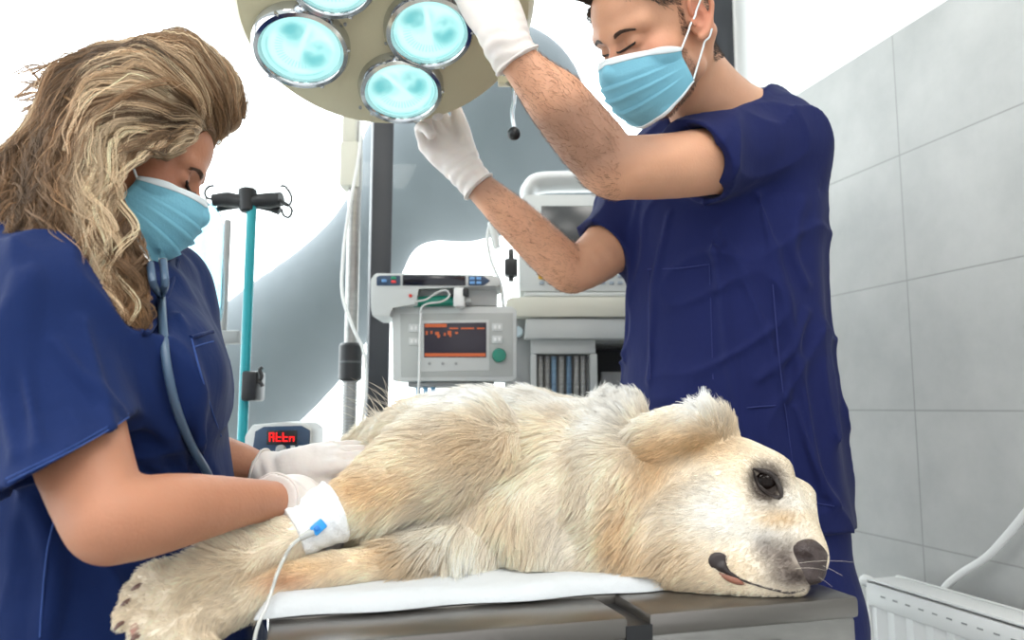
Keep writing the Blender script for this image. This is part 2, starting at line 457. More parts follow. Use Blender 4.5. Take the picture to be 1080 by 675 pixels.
# glazed back wall: uprights, rails, glass
glass = clear('window_glass', (248, 251, 251), .005, .02)
def back(s, z=0, off=0): return CORNER - RX * s + RY * off + UZ * z
def s_at(px):
    k = (px - 540) / FPX / 1.0066
    return (k * CORNER[1] - CORNER[0]) / (-RX[0] + k * RX[1])
uprights = [s_at(776), s_at(398.5), s_at(-62), s_at(-62) + .95]
for i in range(3):
    a, b_ = uprights[i], uprights[i + 1]
    mb = MB()
    for s_ in ((a, b_) if i == 0 else (b_,)):
        wdt = .058 if s_ < 1.5 else .05
        mb.box(back(s_, ROOMH / 2, .03), (wdt if s_ > .3 else .075, .07, ROOMH), RM, .004)
    for z in (.06, ROOMH - .06): mb.box(back((a + b_) / 2, z, .03), (b_ - a, .07, .12), RM, .004)
    w = mb.build('window_%d' % (i + 1), MT['frame'], None, kind='structure')
    MB().box(back((a + b_) / 2, ROOMH / 2, .03), (b_ - a, .008, ROOMH - .2), RM).build('glass', glass, w, False)
slab('wall_back', back(uprights[0] / 2 - .06, ROOMH / 2, .05), (uprights[0] + .1, .1, ROOMH), paint)
slab('trim_1', back(uprights[-1] + .3, ROOMH / 2, .05), (.6, .1, ROOMH), paint)
# outside, beyond the glass
slab('exterior_ground', CORNER - RX * 2 + RY * 6 + UZ * -.08, (14, 11.5, .1), mat('pale_paving', (226, 226, 222), .8, 0, .03, 2))
ext = SDF()
def CP(rows): # photo-frame rows (x, y, depth, radius px) -> points, radii
    return [P(*r[:3]) for r in rows], [r[3] * M1(*r[:3]) for r in rows]
ext.u(Chain(*CP([(225, 428, 3.4, 74), (300, 362, 3.4, 70), (362, 296, 3.4, 54), (402, 236, 3.4, 44), (440, 180, 3.4, 60)]), n=4)).u(Chain(*CP([(474, 168, 3.45, 84), (505, 140, 3.45, 98), (528, 118, 3.45, 88)]), n=4), .12)
ext.u(Chain(*CP([(520, 165, 3.45, 80), (600, 186, 3.45, 50), (720, 230, 3.45, 50)]), n=4), .12)
o = mesh('grey_awning', *ext.mesh(.03), mat('grey_shape_matte', (126, 133, 138), .8, 0, .03, 2))  # made-up body standing for the grey shade on the glazing
tag(o, 'large smooth grey rounded shape outside, made up for the shade on the glazing', 'grey shape')
for q in ((270, 430), (640, 200)):
    p = P(*q, 3.4 if q[0] < 300 else 3.45); MB().cyl([p[0], p[1], -.03], p, .03, .03, 12).build('post', MT['grey'], o)  # invented supports under the grey shape

# ceiling fill panels, added out of frame to brighten the room
for k, (a, b_) in enumerate(((.9, 1.9), (2.1, 1.9), (.9, 3.3), (2.1, 3.3))):
    c = CORNER - RX * a - RY * b_ + UZ * (ROOMH - .02)
    t = empty('ceiling_fill', c, 'flush square white ceiling panel, added unseen to fill the room with light', 'light', 'added ceiling fill panels')
    MB().box(c, (.62, .62, .035), RM, .005).build('housing', MT['white'], t)
    MB().box(c - UZ * .02, (.56, .56, .006), RM, .001).build('diffuser', emis('fill_panel_%d' % k, (255, 252, 246), 9.0), t)

# ================================================================== RADIATOR AND CABLE
def wp(t, off, z): return W0 + RY * t - RX * off + UZ * z
rt, rl = .04, 1.3; ztop, zbot = .795, .22
rad = empty('radiator', wp(rt - rl / 2, .07, zbot), 'white ribbed panel radiator fixed low on the tiled wall', 'radiator')
mb = MB(); prof = []
n = 50
for i in range(n + 1):                              # ribbed front panel
    y = rt - rl * i / n
    prof.append((y, .118 + (.004 if i % 2 else -.002)))
mb2 = MB(); b = mb2.b
rows = [[b.verts.new(wp(y, o_, z)) for y, o_ in prof] for z in (zbot + .02, ztop - .055)]
bk = [[b.verts.new(wp(y, .106, z)) for y, o_ in prof] for z in (zbot + .02, ztop - .055)]
for R_ in (rows, bk):
    for i in range(n): b.faces.new([R_[0][i], R_[0][i + 1], R_[1][i + 1], R_[1][i]])
for i in range(n):
    b.faces.new([rows[1][i], rows[1][i + 1], bk[1][i + 1], bk[1][i]]); b.faces.new([rows[0][i], rows[0][i + 1], bk[0][i + 1], bk[0][i]])
mb2.build('front_panel', MT['white'], rad, False)
mid = rt - rl / 2
mb.box(wp(mid, .117, ztop - .035), (.012, rl, .05), RM, .004)
mb.box(wp(mid, .117, zbot + .015), (.012, rl, .03), RM, .004)
mb.box(wp(mid, .045, (ztop + zbot) / 2), (.012, rl, ztop - zbot - .02), RM, .004)
mb.build('panel_frame', MT['white'], rad)
mb = MB(); mb.box(wp(mid, .1185, ztop - .003), (.01, rl, .006), RM, .002); mb.box(wp(mid, .08, ztop - .004), (.06, rl - .01, .005), RM, .002); mb.box(wp(mid, .04, ztop - .003), (.01, rl, .006), RM, .002)
mb.build('top_grille', MT['white'], rad)
mb = MB()
for i in range(22): mb.box(wp(rt - .05 - i * .035, .1235, ztop - .032), (.002, .012, .003), RM)
mb.build('vent_slots', MT['grey'], rad, False)
for y_ in (rt, rt - rl): MB().box(wp(y_, .08, (ztop + zbot) / 2), (.085, .008, ztop - zbot - .01), RM, .003).build('side_cover', MT['white'], rad)
MB().lathe([(0, 0), (.011, 0), (.013, .004), (.013, .02), (.009, .027), (0, .029)], wp(rt, .11, ztop - .012), RY, 20).build('end_plug', MT['white'], rad)
for y_ in (rt - .2, rt - rl + .2): MB().box(wp(y_, .019, .5), (.04, .03, .4), RM, .003).build('bracket', MT['white'], rad)
def wallpt(px, py, off):
    v = ray(px, py); nn = -RX; t = ((W0 + nn * off - CAM) @ nn) / (v @ nn); return CAM + v * t
cb = [wallpt(x, y, .03) for x, y in ((986, 640), (994, 624), (1012, 606), (1040, 588), (1062, 565), (1082, 541), (1115, 500), (1160, 455))]
cb[0] = wp(wall_t(984), .03, .72)
o = MB().tube(cb, .0075, 12).build('cable', MT['white']); tag(o, 'thick white cable rising along the wall from behind the radiator', 'cable')

# ================================================================== EQUIPMENT BEHIND THE TABLE
def pbox(mb, x0, y0, x1, y1, d, thick, bev=.004, seg=2, back_=True):   # a box whose front face fills that photo rectangle at depth d
    a, c = P(x0, y1, d), P(x1, y0, d)
    cen = (a + c) / 2; cen[1] = d + thick / 2
    mb.box(cen, (abs(c[0] - a[0]), thick, abs(c[2] - a[2])), None, bev, seg); return mb
# --- teal infusion stand
d = 1.6; pole = P(261, 330, d); px_, py_ = pole[0], pole[1]
iv = empty('infusion_stand', (px_, py_, 0), 'teal metal infusion stand with a black crossbar and wire hooks', 'stand')
ztop_ = P(261, 216, d)[2]
MB().cyl((px_, py_, .06), (px_, py_, ztop_), .0105, .0105, 20).build('pole', MT['teal'], iv)
mb = MB(); bar = [(224, 211), (240, 210), (256, 213), (262, 214), (270, 212), (284, 211), (297, 210)]
mb.tube([P(x, y, d) + np.array([0, .004 * (i % 2), 0]) for i, (x, y) in enumerate(bar)], [.013, .017, .014, .012, .015, .018, .016], 10)
mb.tube([P(x, y, d + .02) for x, y in ((229, 221), (243, 217), (262, 214), (282, 217), (295, 223))], [.006, .009, .012, .012, .009], 10)
mb.build('crossbar', MT['black'], iv)
MB().cyl(P(261, 224, d), P(261, 199, d), .017, .02, 20, .004).build('hub', MT['black'], iv)
for pts in ([(226, 196), (220, 197), (216, 203), (219, 209), (228, 210)], [(296, 196), (301, 197), (307, 206), (307, 213), (303, 217), (298, 213), (294, 209)], [(298, 212), (304, 216), (308, 222), (305, 229), (299, 227), (297, 220)]):
    MB().tube([P(x, y, d - .006) for x, y in pts], .0028, 8).build('hook', MT['black'], iv)
mb = MB(); pbox(mb, 253, 391, 271, 423, d - .03, .06, .006); mb.build('clamp', MT['black'], iv)
mb = MB(); mb.tube([P(x, y, d - .02) for x, y in ((271, 400), (275, 400), (276, 396), (274, 390), (277, 387))], .004, 8); mb.tube([P(x, y, d - .02) for x, y in ((271, 402), (275, 404), (277, 408))], .004, 8); mb.build('lever', MT['black'], iv)
for k in range(5):
    a = k * 2 * PI / 5 + .3; e = np.array([px_ + .17 * math.cos(a), py_ + .17 * math.sin(a), .055])
    lg = MB().tube([(px_, py_, .09), (px_ + .08 * math.cos(a), py_ + .08 * math.sin(a), .08), e], .012, 10).build('leg', MT['steel'], iv)
    MB().cyl(e - [.0, .012, .028], e - [.0, -.012, .028], .027, .027, 18, .004).build('caster', MT['black'], lg)
# --- infusion bag hanging on its left hook
bag = SDF().u(Tube([(*P(221, 216, d), .012, .006), (*P(219, 232, d), .034, .012), (*P(218, 270, d), .036, .021), (*P(219, 312, d), .036, .023), (*P(222, 336, d), .024, .014), (*P(223, 344, d), .008, .008)], (1, 0, 0), (0, 1, 0)))
o = mesh('infusion_bag', *bag.mesh(.005), clear('bag_film', (176, 206, 214), .16, .12), None)
tag(o, 'clear soft infusion bag hanging beside the teal stand', 'infusion bag')
MB().tube([P(218, 207, d), P(217, 211, d), P(220, 217, d)], .003, 8).build('hanging_loop', MT['tubing'], o)
MB().cyl(P(223, 342, d), P(224, 360, d), .006, .005, 12).build('port', MT['tubing'], o)
MB().tube([P(x, y, d) for x, y in ((224, 358), (228, 390), (238, 430), (236, 480), (228, 560), (232, 640))], .0022, 8).build('drip_line', MT['tubing'], o)
# --- thin grey pole beyond it
d = 1.85; p = P(236, 330, d)
gp = empty('equipment_pole', (p[0], p[1], 0), 'plain grey upright pole behind the clear infusion bag', 'pole')
MB().cyl((p[0], p[1], .03), (p[0], p[1], P(236, 232, d)[2]), .009, .009, 16, .002).build('upright', MT['grey'], gp)
MB().lathe([(0, 0), (.09, 0), (.09, .02), (.03, .035), (0, .035)], (p[0], p[1], 0), UZ, 28).build('base', MT['darkgrey'], gp)
mb = MB(); pbox(mb, 231, 348, 252, 362, d - .02, .04, .006); mb.build('bracket', MT['grey'], gp)
# --- infusion pump with the red display, clamped to the teal stand
d = 1.44; ip = empty('infusion_pump', P(296, 516, d + .05), 'white infusion pump with a glowing red display behind the gloved hand', 'pump')
def pprism(poly, d, depth, name, m, par, smooth=False):
    pts = [P(x, y, d) for x, y in poly]; o_ = P(poly[0][0], poly[0][1], d)
    mb = MB(); mb.prism([(q[0] - o_[0], q[2] - o_[2]) for q in pts], (o_[0], d, o_[2]), (1, 0, 0), (0, 0, 1), -depth)
    bmesh.ops.bevel(mb.b, geom=list(mb.b.edges), offset=min(.0035, depth * .3), segments=2, profile=.5, affect='EDGES')
    return mb.build(name, m, par, True)
pprism([(257, 516), (258, 460), (266, 448), (300, 445), (322, 446), (329, 452), (330, 516)], d, .09, 'casing', MT['plastic'], ip)
pan = pprism([(266, 476), (269, 455), (278, 450), (318, 449), (327, 454), (326, 476)], d - .003, .004, 'front_panel', MT['navyp'], ip)
scr = pprism([(281, 469), (281, 454), (313, 454), (313, 469)], d - .006, .004, 'display', MT['black'], ip)
def seg_text(txt, x0, y0, cw, ch, d, m, par, t_=.55):       # glowing segment characters
    SEG = {'A': 'abcefg', 't': 'defg', 'n': 'ceg'}; mb = MB()
    for i, c in enumerate(txt):
        X = x0 + i * cw * 1.72
        S = dict(a=(X, y0, X + cw, y0), g=(X, y0 + ch / 2, X + cw, y0 + ch / 2), d=(X, y0 + ch, X + cw, y0 + ch), f=(X, y0, X, y0 + ch / 2), b=(X + cw, y0, X + cw, y0 + ch / 2), e=(X, y0 + ch / 2, X, y0 + ch), c=(X + cw, y0 + ch / 2, X + cw, y0 + ch))
        for s_ in SEG[c]:
            x_, y_, x2, y2 = S[s_]; pbox(mb, x_ - t_, y_ - t_, x2 + t_, y2 + t_, d, .002, 0)
    return mb.build('display_text', m, par, False)
seg_text('Attn', 284.3, 456.8, 4.1, 8.4, d - .0085, emis('red_led', (255, 24, 24), 1.3), scr)
MB().lathe([(0, 0), (.009, 0), (.009, .008), (.006, .01), (0, .01)], P(297, 474, d - .003), (0, -1, 0), 20).build('knob', MT['grey'], ip)
for x in (306, 314, 321): pbox(MB(), x, 470, x + 5, 474, d - .0045, .003, .001).build('button', MT['plastic'], ip)
MB().box(((P(262, 480, d)[0] + px_) / 2, 1.565, P(262, 480, d)[2]), (.03, .09, .03), None, .003).build('mount', MT['darkgrey'], ip)
# --- stainless pole with the white cable
d = 1.87; p = P(371, 330, d)
sp = empty('lamp_stand', (p[0], p[1], 0), 'stainless pole with a black clamp and a hanging white cable', 'stand')
z = lambda y: P(371, y, d)[2]
MB().cyl((p[0], p[1], .03), (p[0], p[1], z(130)), .0165, .0165, 24).build('pole', MT['steel'], sp)
mb = MB(); pbox(mb, 360, 112, 376, 150, d - .03, .06, .006); pbox(mb, 357, 148, 378, 196, d - .032, .064, .008); mb.build('joint_box', MT['cream'], sp)
MB().cyl((p[0], p[1], z(402)), (p[0], p[1], z(362)), .029, .029, 24, .006).build('clamp', MT['black'], sp)
MB().cyl((p[0], p[1], z(383)), (p[0], p[1], z(381)), .0295, .0295, 24).build('clamp_ring', MT['darkgrey'], sp)
mb = MB()
for k in range(26): mb.cyl((p[0], p[1], z(404 + k * 3.4)), (p[0], p[1], z(402 + k * 3.4)), .0195, .0195, 20)
mb.build('spring_sleeve', MT['grey'], sp)
MB().tube([P(x, y, d - .04) for x, y in ((381, 128), (379, 160), (372, 200), (366, 235), (362, 270), (361, 310), (372, 345), (384, 372), (386, 410), (382, 450), (380, 520), (378, 640))], .004, 8).build('white_cable', MT['white'], sp)
MB().lathe([(0, 0), (.11, 0), (.11, .025), (.04, .045), (0, .045)], (p[0], p[1], 0), UZ, 32).build('base', MT['darkgrey'], sp)
# --- ventilator monitor on its trolley
d = 1.75
tr = empty('equipment_trolley', (*P(478, 400, d + .1)[:2], 0), 'slim grey trolley post carrying the small monitor and syringe pump', 'trolley')
tp = P(478, 404, d + .1)
MB().cyl((tp[0], tp[1], .07), (tp[0], tp[1], tp[2]), .022, .022, 20).build('post', MT['steel'], tr)
mb = MB(); mb.box((tp[0], tp[1], .075), (.2, .3, .03), None, .01); mb.build('base', MT['grey'], tr)
for sx in (-.075, .075):
    for sy in (-.12, .12): MB().cyl((tp[0] + sx - .012, tp[1] + sy, .03), (tp[0] + sx + .012, tp[1] + sy, .03), .03, .03, 18, .004).build('caster', MT['black'], tr)
MB().box((tp[0], tp[1], tp[2] - .006), (.2, .16, .012), None, .003).build('platform', MT['grey'], tr)
mo = empty('ventilator_monitor', P(478, 403, d + .08), 'grey bedside monitor with a dark screen, orange traces and green knob', 'monitor')
pprism([(414, 402), (413, 326), (418, 323), (540, 323), (545, 328), (545, 399), (540, 402)], d, .15, 'casing', MT['plastic'], mo)
pprism([(423, 398), (422, 331), (541, 330), (541, 397)], d - .002, .004, 'front_plate', mat('plate_grey', (172, 175, 173), .5), mo)
pprism([(444, 392), (444, 338), (516, 337), (516, 391)], d - .004, .004, 'screen_bezel', MT['plastic'], mo)
s_ = pprism([(447, 377), (447, 341), (513, 340), (513, 377)], d - .006, .004, 'screen', emis('monitor_screen', (38, 32, 46), .4), mo)
mb = MB(); om = emis('orange_trace', (190, 90, 40), .45)
pbox(mb, 448, 341.5, 471, 345, d - .0085, .002, 0); pbox(mb, 448, 372.5, 512, 376, d - .0085, .002, 0)
for x, w_ in ((474, 9), (486, 14), (503, 8)): pbox(mb, x, 345.5, x + w_, 347, d - .0085, .002, 0)
for x, y, w_, h_ in ((449, 349, 2, 4), (454, 349, 2, 3), (459, 350, 4, 3), (461, 353, 3, 3), (468, 351, 2, 3), (472, 349, 4, 4), (474, 352, 2, 3), (480, 350, 3, 2)): pbox(mb, x, y, x + w_, y + h_, d - .0085, .002, 0)
mb.build('screen_traces', om, s_, False)
MB().lathe([(0, 0), (.0165, 0), (.0165, .012), (.0145, .017), (0, .018)], P(526.5, 375, d - .003), (0, -1, 0), 28).build('knob', MT['green'], mo)
for x in (453, 467, 481): MB().lathe([(0, 0), (.0035, 0), (.0035, .003), (0, .003)], P(x, 383.5, d - .007), (0, -1, 0), 12).build('button', MT['grey'], mo)
for x0, y0 in ((431, 342), (431, 356), (519, 341), (519, 354)):
    bt = pbox(MB(), x0, y0, x0 + 11, y0 + 8, d - .005, .004, .001).build('button', MT['plastic'], mo)
    mb = MB(); pbox(mb, x0 + 2, y0 + 2, x0 + 4.4, y0 + 5.6, d - .0062, .002, 0); pbox(mb, x0 + 6.5, y0 + 2, x0 + 8.9, y0 + 5.6, d - .0062, .002, 0); mb.build('button_mark', MT['white'], bt, False)
mb = MB()
for x, col in ((440, 0), (448, 1), (456, 1)): mb.tube([P(x, 400, d + .04), P(x + 1, 420, d + .02), P(x - 3, 450, d), P(x + 4, 500, d + .06)], .006, 10)
mb.build('hose', mat('pale_blue_hose', (120, 170, 205), .3, trans=.2), mo)
MB().tube([P(x, y, d - .012) for x, y in ((444, 329), (443, 350), (442.5, 380), (442, 402), (440, 440), (446, 520))], .0028, 8).build('white_lead', MT['white'], mo)
# --- syringe pump resting on the monitor
d = 1.72
sy = empty('syringe_pump', P(460, 324, d + .08), 'long white syringe pump with a green syringe on top of the monitor', 'syringe pump')
pprism([(393, 334), (391, 325), (391, 294), (396, 288), (520, 289.5), (527, 294), (528, 300), (524, 303), (440, 303), (440, 322), (413, 323), (412, 334)], d, .13, 'casing', MT['plastic'], sy)
pprism([(440, 322.6), (440, 302), (524, 302), (524, 322.6)], d + .045, .08, 'syringe_bed', MT['plastic'], sy)
pprism([(397, 301), (397, 292), (401, 290.5), (422, 290.5), (422, 301)], d - .003, .004, 'left_keypad', MT['navyp'], sy)
pprism([(424.5, 301), (424.5, 290), (491, 290.5), (491, 301)], d - .003, .004, 'display', MT['screen'], sy)
pprism([(494, 301), (494, 291), (510, 291), (517, 296), (510, 301)], d - .003, .004, 'right_keypad', MT['navyp'], sy)
for nm, c_, L in (('red_button', (215, 60, 65), [(415, 297)]), ('green_button', (40, 150, 110), [(415, 293)]), ('blue_button', (110, 160, 215), [(498, 293.5), (505, 293.5), (498, 298), (505, 298), (405, 296)])):
    bm_ = mat(nm, c_, .4)
    for x, y in L: pbox(MB(), x - 2.6, y - 1.5, x + 2.6, y + 1.5, d - .006, .004, .001).build(nm, bm_, sy)
MB().cyl(P(436, 318.5, d + .02), P(478, 317, d + .02), .0125, .0125, 20, .002).build('syringe_barrel', MT['green'], sy)
MB().cyl(P(478, 317, d + .02), P(497, 317, d + .02), .006, .006, 14).build('syringe_plunger', MT['tubing'], sy)
mb = MB(); pbox(mb, 478, 303, 490, 323, d - .012, .06, .004); mb.build('syringe_clamp', MT['white'], sy)
pbox(MB(), 488, 304, 494, 312, d - .016, .02, .002).build('clamp_catch', MT['black'], sy); pbox(MB(), 474, 304, 478, 312, d - .01, .02, .002).build('clamp_catch', MT['black'], sy)
MB().tube([P(x, y, d - .02) for x, y in ((437, 318), (449, 316), (460, 309), (470, 306), (474, 312), (466, 318), (452, 320), (445, 324), (443, 330))], .0024, 8).build('infusion_line', MT['tubing'], sy)
MB().lathe([(0, 0), (.004, 0), (.004, .003), (0, .003)], P(433, 312, d - .001), (0, -1, 0), 12).build('indicator', mat('red_indicator', (210, 60, 50), .4), sy)
# --- anaesthesia workstation
d = 1.93
an = empty('anaesthesia_machine', (*P(640, 400, d + .22)[:2], 0), 'cream anaesthesia workstation with flow tubes and a drawer behind the man', 'medical machine')
pprism([(532, 334), (534, 316), (540, 313), (740, 313), (740, 334)], d, .42, 'shelf', MT['cream'], an)
mb = MB(); pbox(mb, 553, 308, 742, 312.6, d + .02, .38, .003); mb.build('shelf_rim', MT['plastic'], an)
dr = pprism([(553, 357), (555, 335.5), (740, 335.5), (740, 357)], d + .01, .4, 'drawer', MT['plastic'], an)
mb = MB(); pbox(mb, 532, 334, 560, 470, d + .06, .3, .004); pbox(mb, 560, 357.5, 742, 362, d + .07, .3, .002); pbox(mb, 722, 357, 742, 620, d + .06, .3, .004); pbox(mb, 532, 430, 742, 620, d + .07, .3, .004); mb.build('cabinet', MT['grey'], an)
mb = MB(); pbox(mb, 536, 362, 742, 430, d + .3, .05, 0); mb.build('back_panel', MT['darkgrey'], an)
mb = MB(); pbox(mb, 560, 358, 628, 373, d + .03, .06, .003); pbox(mb, 560, 373, 566, 440, d + .03, .06, .003); pbox(mb, 623, 373, 630, 440, d + .03, .06, .003); mb.build('flowmeter_frame', MT['plastic'], an)
mb = MB(); pbox(mb, 565, 372, 624, 440, d + .075, .01, 0); mb.build('flowmeter_back', mat('flow_back', (122, 122, 120), .5), an)
for k, (x, c_) in enumerate(((570, (168, 168, 164)), (577, (150, 150, 148)), (584, (122, 152, 178)), (592, (165, 165, 162)), (600, (108, 138, 165)), (608, (175, 175, 172)), (615, (168, 168, 166)), (620.5, (96, 96, 96)))):
    MB().cyl(P(x, 440, d + .06), P(x, 376, d + .06), .0068, .0068, 14).build('flow_tube', mat('flow_tube_%d' % k, c_, .3, var=.25, vs=60, stretch=(1, 1, 3)), an)
mb = MB(); mb.lathe([(0, 0), (.015, 0), (.013, .02), (0, .022)], P(546, 350, d + .05), (0, -1, 0), 20); mb.build('valve', mat('pale_blue_valve', (190, 205, 212), .3), an)
mb = MB(); pbox(mb, 634, 392, 660, 414, d + .1, .12, .004); pbox(mb, 634, 414, 664, 432, d + .08, .12, .004); mb.build('supply_box', MT['grey'], an)
for k in range(4):
    q = P(545 if k % 2 == 0 else 730, 500, d + (.1 if k < 2 else .34)); MB().cyl((q[0] - .015, q[1], .04), (q[0] + .015, q[1], .04), .04, .04, 18, .004).build('caster', MT['black'], an)
mb = MB(); b0 = P(637, 600, d + .22); mb.box((b0[0], b0[1], .3), (.48, .32, .44), None, .01); mb.build('base_cabinet', MT['cream'], an)
# --- patient monitor standing on it
d = 1.95
pm = empty('patient_monitor', P(620, 309, d + .1), 'boxy white patient monitor with dark screen behind the man\'s raised arm', 'monitor')
pprism([(548, 307.5), (547, 214), (553, 205), (700, 205), (704, 212), (703, 307.5)], d, .22, 'casing', MT['plastic'], pm)
hd = SDF().u(Chain(*CP([(556, 203, d + .08, 8), (566, 194, d + .08, 8.5), (600, 192, d + .08, 8.5), (660, 192, d + .08, 8.5), (684, 194, d + .08, 8.5), (696, 203, d + .08, 8)]), n=4, axis=(0, 1, 0), fac=3.2))
mesh('carry_handle', *hd.mesh(.005), MT['white'], pm)
pprism([(571, 284), (571, 217), (690, 217), (690, 284)], d - .003, .006, 'screen', mat('monitor_glass', (56, 58, 60), .2), pm)
bm_ = mat('blue_grey_button', (150, 160, 172), .4)
for i in range(12):
    for j, y in enumerate((291, 298)):
        if (i, j) != (0, 0): pbox(MB(), 569 + i * 9.2, y - 1.6, 574 + i * 9.2, y + 1.6, d - .005, .006, .001).build('button', bm_, pm)
mb = MB(); pbox(mb, 568, 289, 575, 294, d - .006, .007, .0015); mb.build('yellow_button', mat('yellow_button', (225, 175, 30), .4), pm)
mb = MB(); pbox(mb, 532, 272, 546, 290, d + .03, .05, .005); pbox(mb, 536, 262, 542, 296, d + .04, .03, .004); mb.build('side_socket', MT['black'], pm)
# --- looped clear tubing beside the monitor
o = MB().tube([P(x, y, 1.8) for x, y in ((519, 232), (514, 250), (518, 275), (528, 300), (531, 322), (533, 340), (536, 420), (540, 520))], .0045, 10).build('breathing_hose', MT['tubing']); tag(o, 'clear breathing hose hanging between the two monitors', 'hose')
MB().cyl(P(519, 234, 1.8), P(524, 262, 1.8), .012, .009, 16, .002).build('connector', MT['tubing'], o)
# ================================================================== EXAM TABLE
TTOP = .955
TA = np.array([-.225, .722, 0]); TB = np.array([.398, .9, 0])          # front edge, left to right
tx = nrm(TB - TA); ty = np.array([-tx[1], tx[0], 0]); TM = np.stack([tx, ty, UZ], 1); TL = np.linalg.norm(TB - TA); TD = .44
def tb(u, v, z=0): return TA + tx * u + ty * v + UZ * z                   # u along the front, v to the back
tab = empty('exam_table', (*tb(TL / 2, TD / 2)[:2], 0), 'stainless steel veterinary examination table under the dog', 'table')
notch = TL * .575
mb = MB()
mb.box(tb(TL / 2, TD / 2 + .045, TTOP - .012), (TL, TD - .09, .024), TM, .004)
mb.box(tb(notch / 2 - .006, .05, TTOP - .014), (notch - .012, .1, .024), TM, .005)
mb.box(tb((TL + notch) / 2 + .006, .05, TTOP - .012), (TL - notch - .012, .1, .024), TM, .005)
mb.build('top_plate', MT['darksteel'], tab)
MB().box(tb(TL / 2, TD / 2, TTOP - .05), (TL - .006, TD - .006, .056), TM, .006).build('tray_body', MT['steel'], tab)
MB().box(tb(notch, .05, TTOP - .021), (.03, .1, .02), TM).build('drain_slot', MT['black'], tab)
mb = MB(); mb.box(tb(TL * .68, -.003, TTOP - .06), (TL * .34, .006, .04), TM, .002); mb.build('front_plate', MT['darksteel'], tab)
for u in (TL * .56, TL * .82): MB().lathe([(0, 0), (.007, 0), (.0065, .003), (.003, .0045), (0, .0045)], tb(u, -.005, TTOP - .058), -ty, 18).build('bolt', MT['chrome'], tab)
MB().box(tb(TL / 2, TD / 2, .46), (.16, .14, .84), TM, .01).build('column', MT['white'], tab)
MB().box(tb(TL / 2, TD / 2, .03), (.52, .36, .06), TM, .015).build('base', MT['darkgrey'], tab)
# --- absorbent pad
pad = SDF(); pc = [(.0, .115), (.03, .1), (TL * .5, .1), (TL * .72, .115), (TL * .86, .16), (TL * .88, .3), (TL * .86, TD - .01), (0, TD - .01), (-.02, .3)]
gx, gy = 60, 40
gu = np.linspace(-.014, TL * .95, gx); gv = np.linspace(.085, TD - .012, gy)
U_, V_ = np.meshgrid(gu, gv, indexing='ij')
fr = .085 + .075 * np.clip((gu / TL - .62) / .33, 0, 1) ** 1.8 + .004 * np.sin(gu * 40)
V2 = fr[:, None] + (gv - gv[0])[None, :] / (gv[-1] - gv[0]) * (gv[-1] - fr)[:, None]
edge = np.minimum.reduce([(U_ - gu[0]) / .02, (gu[-1] - U_) / .03, (V2 - fr[:, None]) / .02, (gv[-1] - V2) / .02]); edge = np.clip(edge, 0, 1)
p0 = np.stack([U_, V2, 0 * U_], -1); zz = TTOP + .0015 + .016 * np.sqrt(edge) + .0022 * noise(p0 * [1, 2, 1], 22) * edge
VV = TA + U_[..., None] * tx + V2[..., None] * ty + zz[..., None] * UZ
VB = VV.copy(); VB[..., 2] = TTOP + .0008
q = lambda i, j: i * gy + j
F1 = [(q(i, j), q(i + 1, j), q(i + 1, j + 1), q(i, j + 1)) for i in range(gx - 1) for j in range(gy - 1)]
n_ = gx * gy; F2 = [tuple(n_ + k for k in f[::-1]) for f in F1]
rim = [q(i, 0) for i in range(gx)] + [q(gx - 1, j) for j in range(1, gy)] + [q(i, gy - 1) for i in range(gx - 2, -1, -1)] + [q(0, j) for j in range(gy - 2, 0, -1)]
F3 = [(rim[(k + 1) % len(rim)], rim[k], n_ + rim[k], n_ + rim[(k + 1) % len(rim)]) for k in range(len(rim))]
o = mesh('absorbent_pad', np.concatenate([VV.reshape(-1, 3), VB.reshape(-1, 3)]), F1 + F2 + F3, mat('pad_paper', (200, 204, 208), .85, 0, .02, 30, .25, 120))
tag(o, 'white absorbent paper pad spread under the dog on the steel table', 'pad')

# ================================================================== SURGICAL LAMP
LN = nrm([.12, -.42, -.9]); LC0 = P(396, 40, 1.2)
def lpt(x, y):
    v = ray(x, y); return CAM + v * (((LC0 - CAM) @ LN) / (v @ LN))
LCEN = np.array([-.203, 1.175, 0]); LCEN[2] = LC0[2] - ((LCEN - LC0)[:2] @ LN[:2]) / LN[2]
lamp = empty('surgical_lamp', LCEN - LN * .1, 'large beige surgical lamp head with glowing round lights above the dog', 'lamp')
R_ = .246
prof = [(0, .004), (.12, .002), (.19, -.004), (R_ - .012, -.014), (R_, -.03), (R_ + .002, -.05), (R_ - .01, -.075), (R_ - .05, -.11), (.12, -.14), (.05, -.155), (0, -.157)]
MB().lathe(prof, LCEN, LN, 72).build('lamp_dome', MT['beige'], lamp)
lx = nrm(np.cross(LN, [0, 0, 1])); lx = nrm(lpt(370, 62) - lpt(268, 33)); ly = np.cross(LN, lx); LM = np.stack([lx, ly, LN], 1)
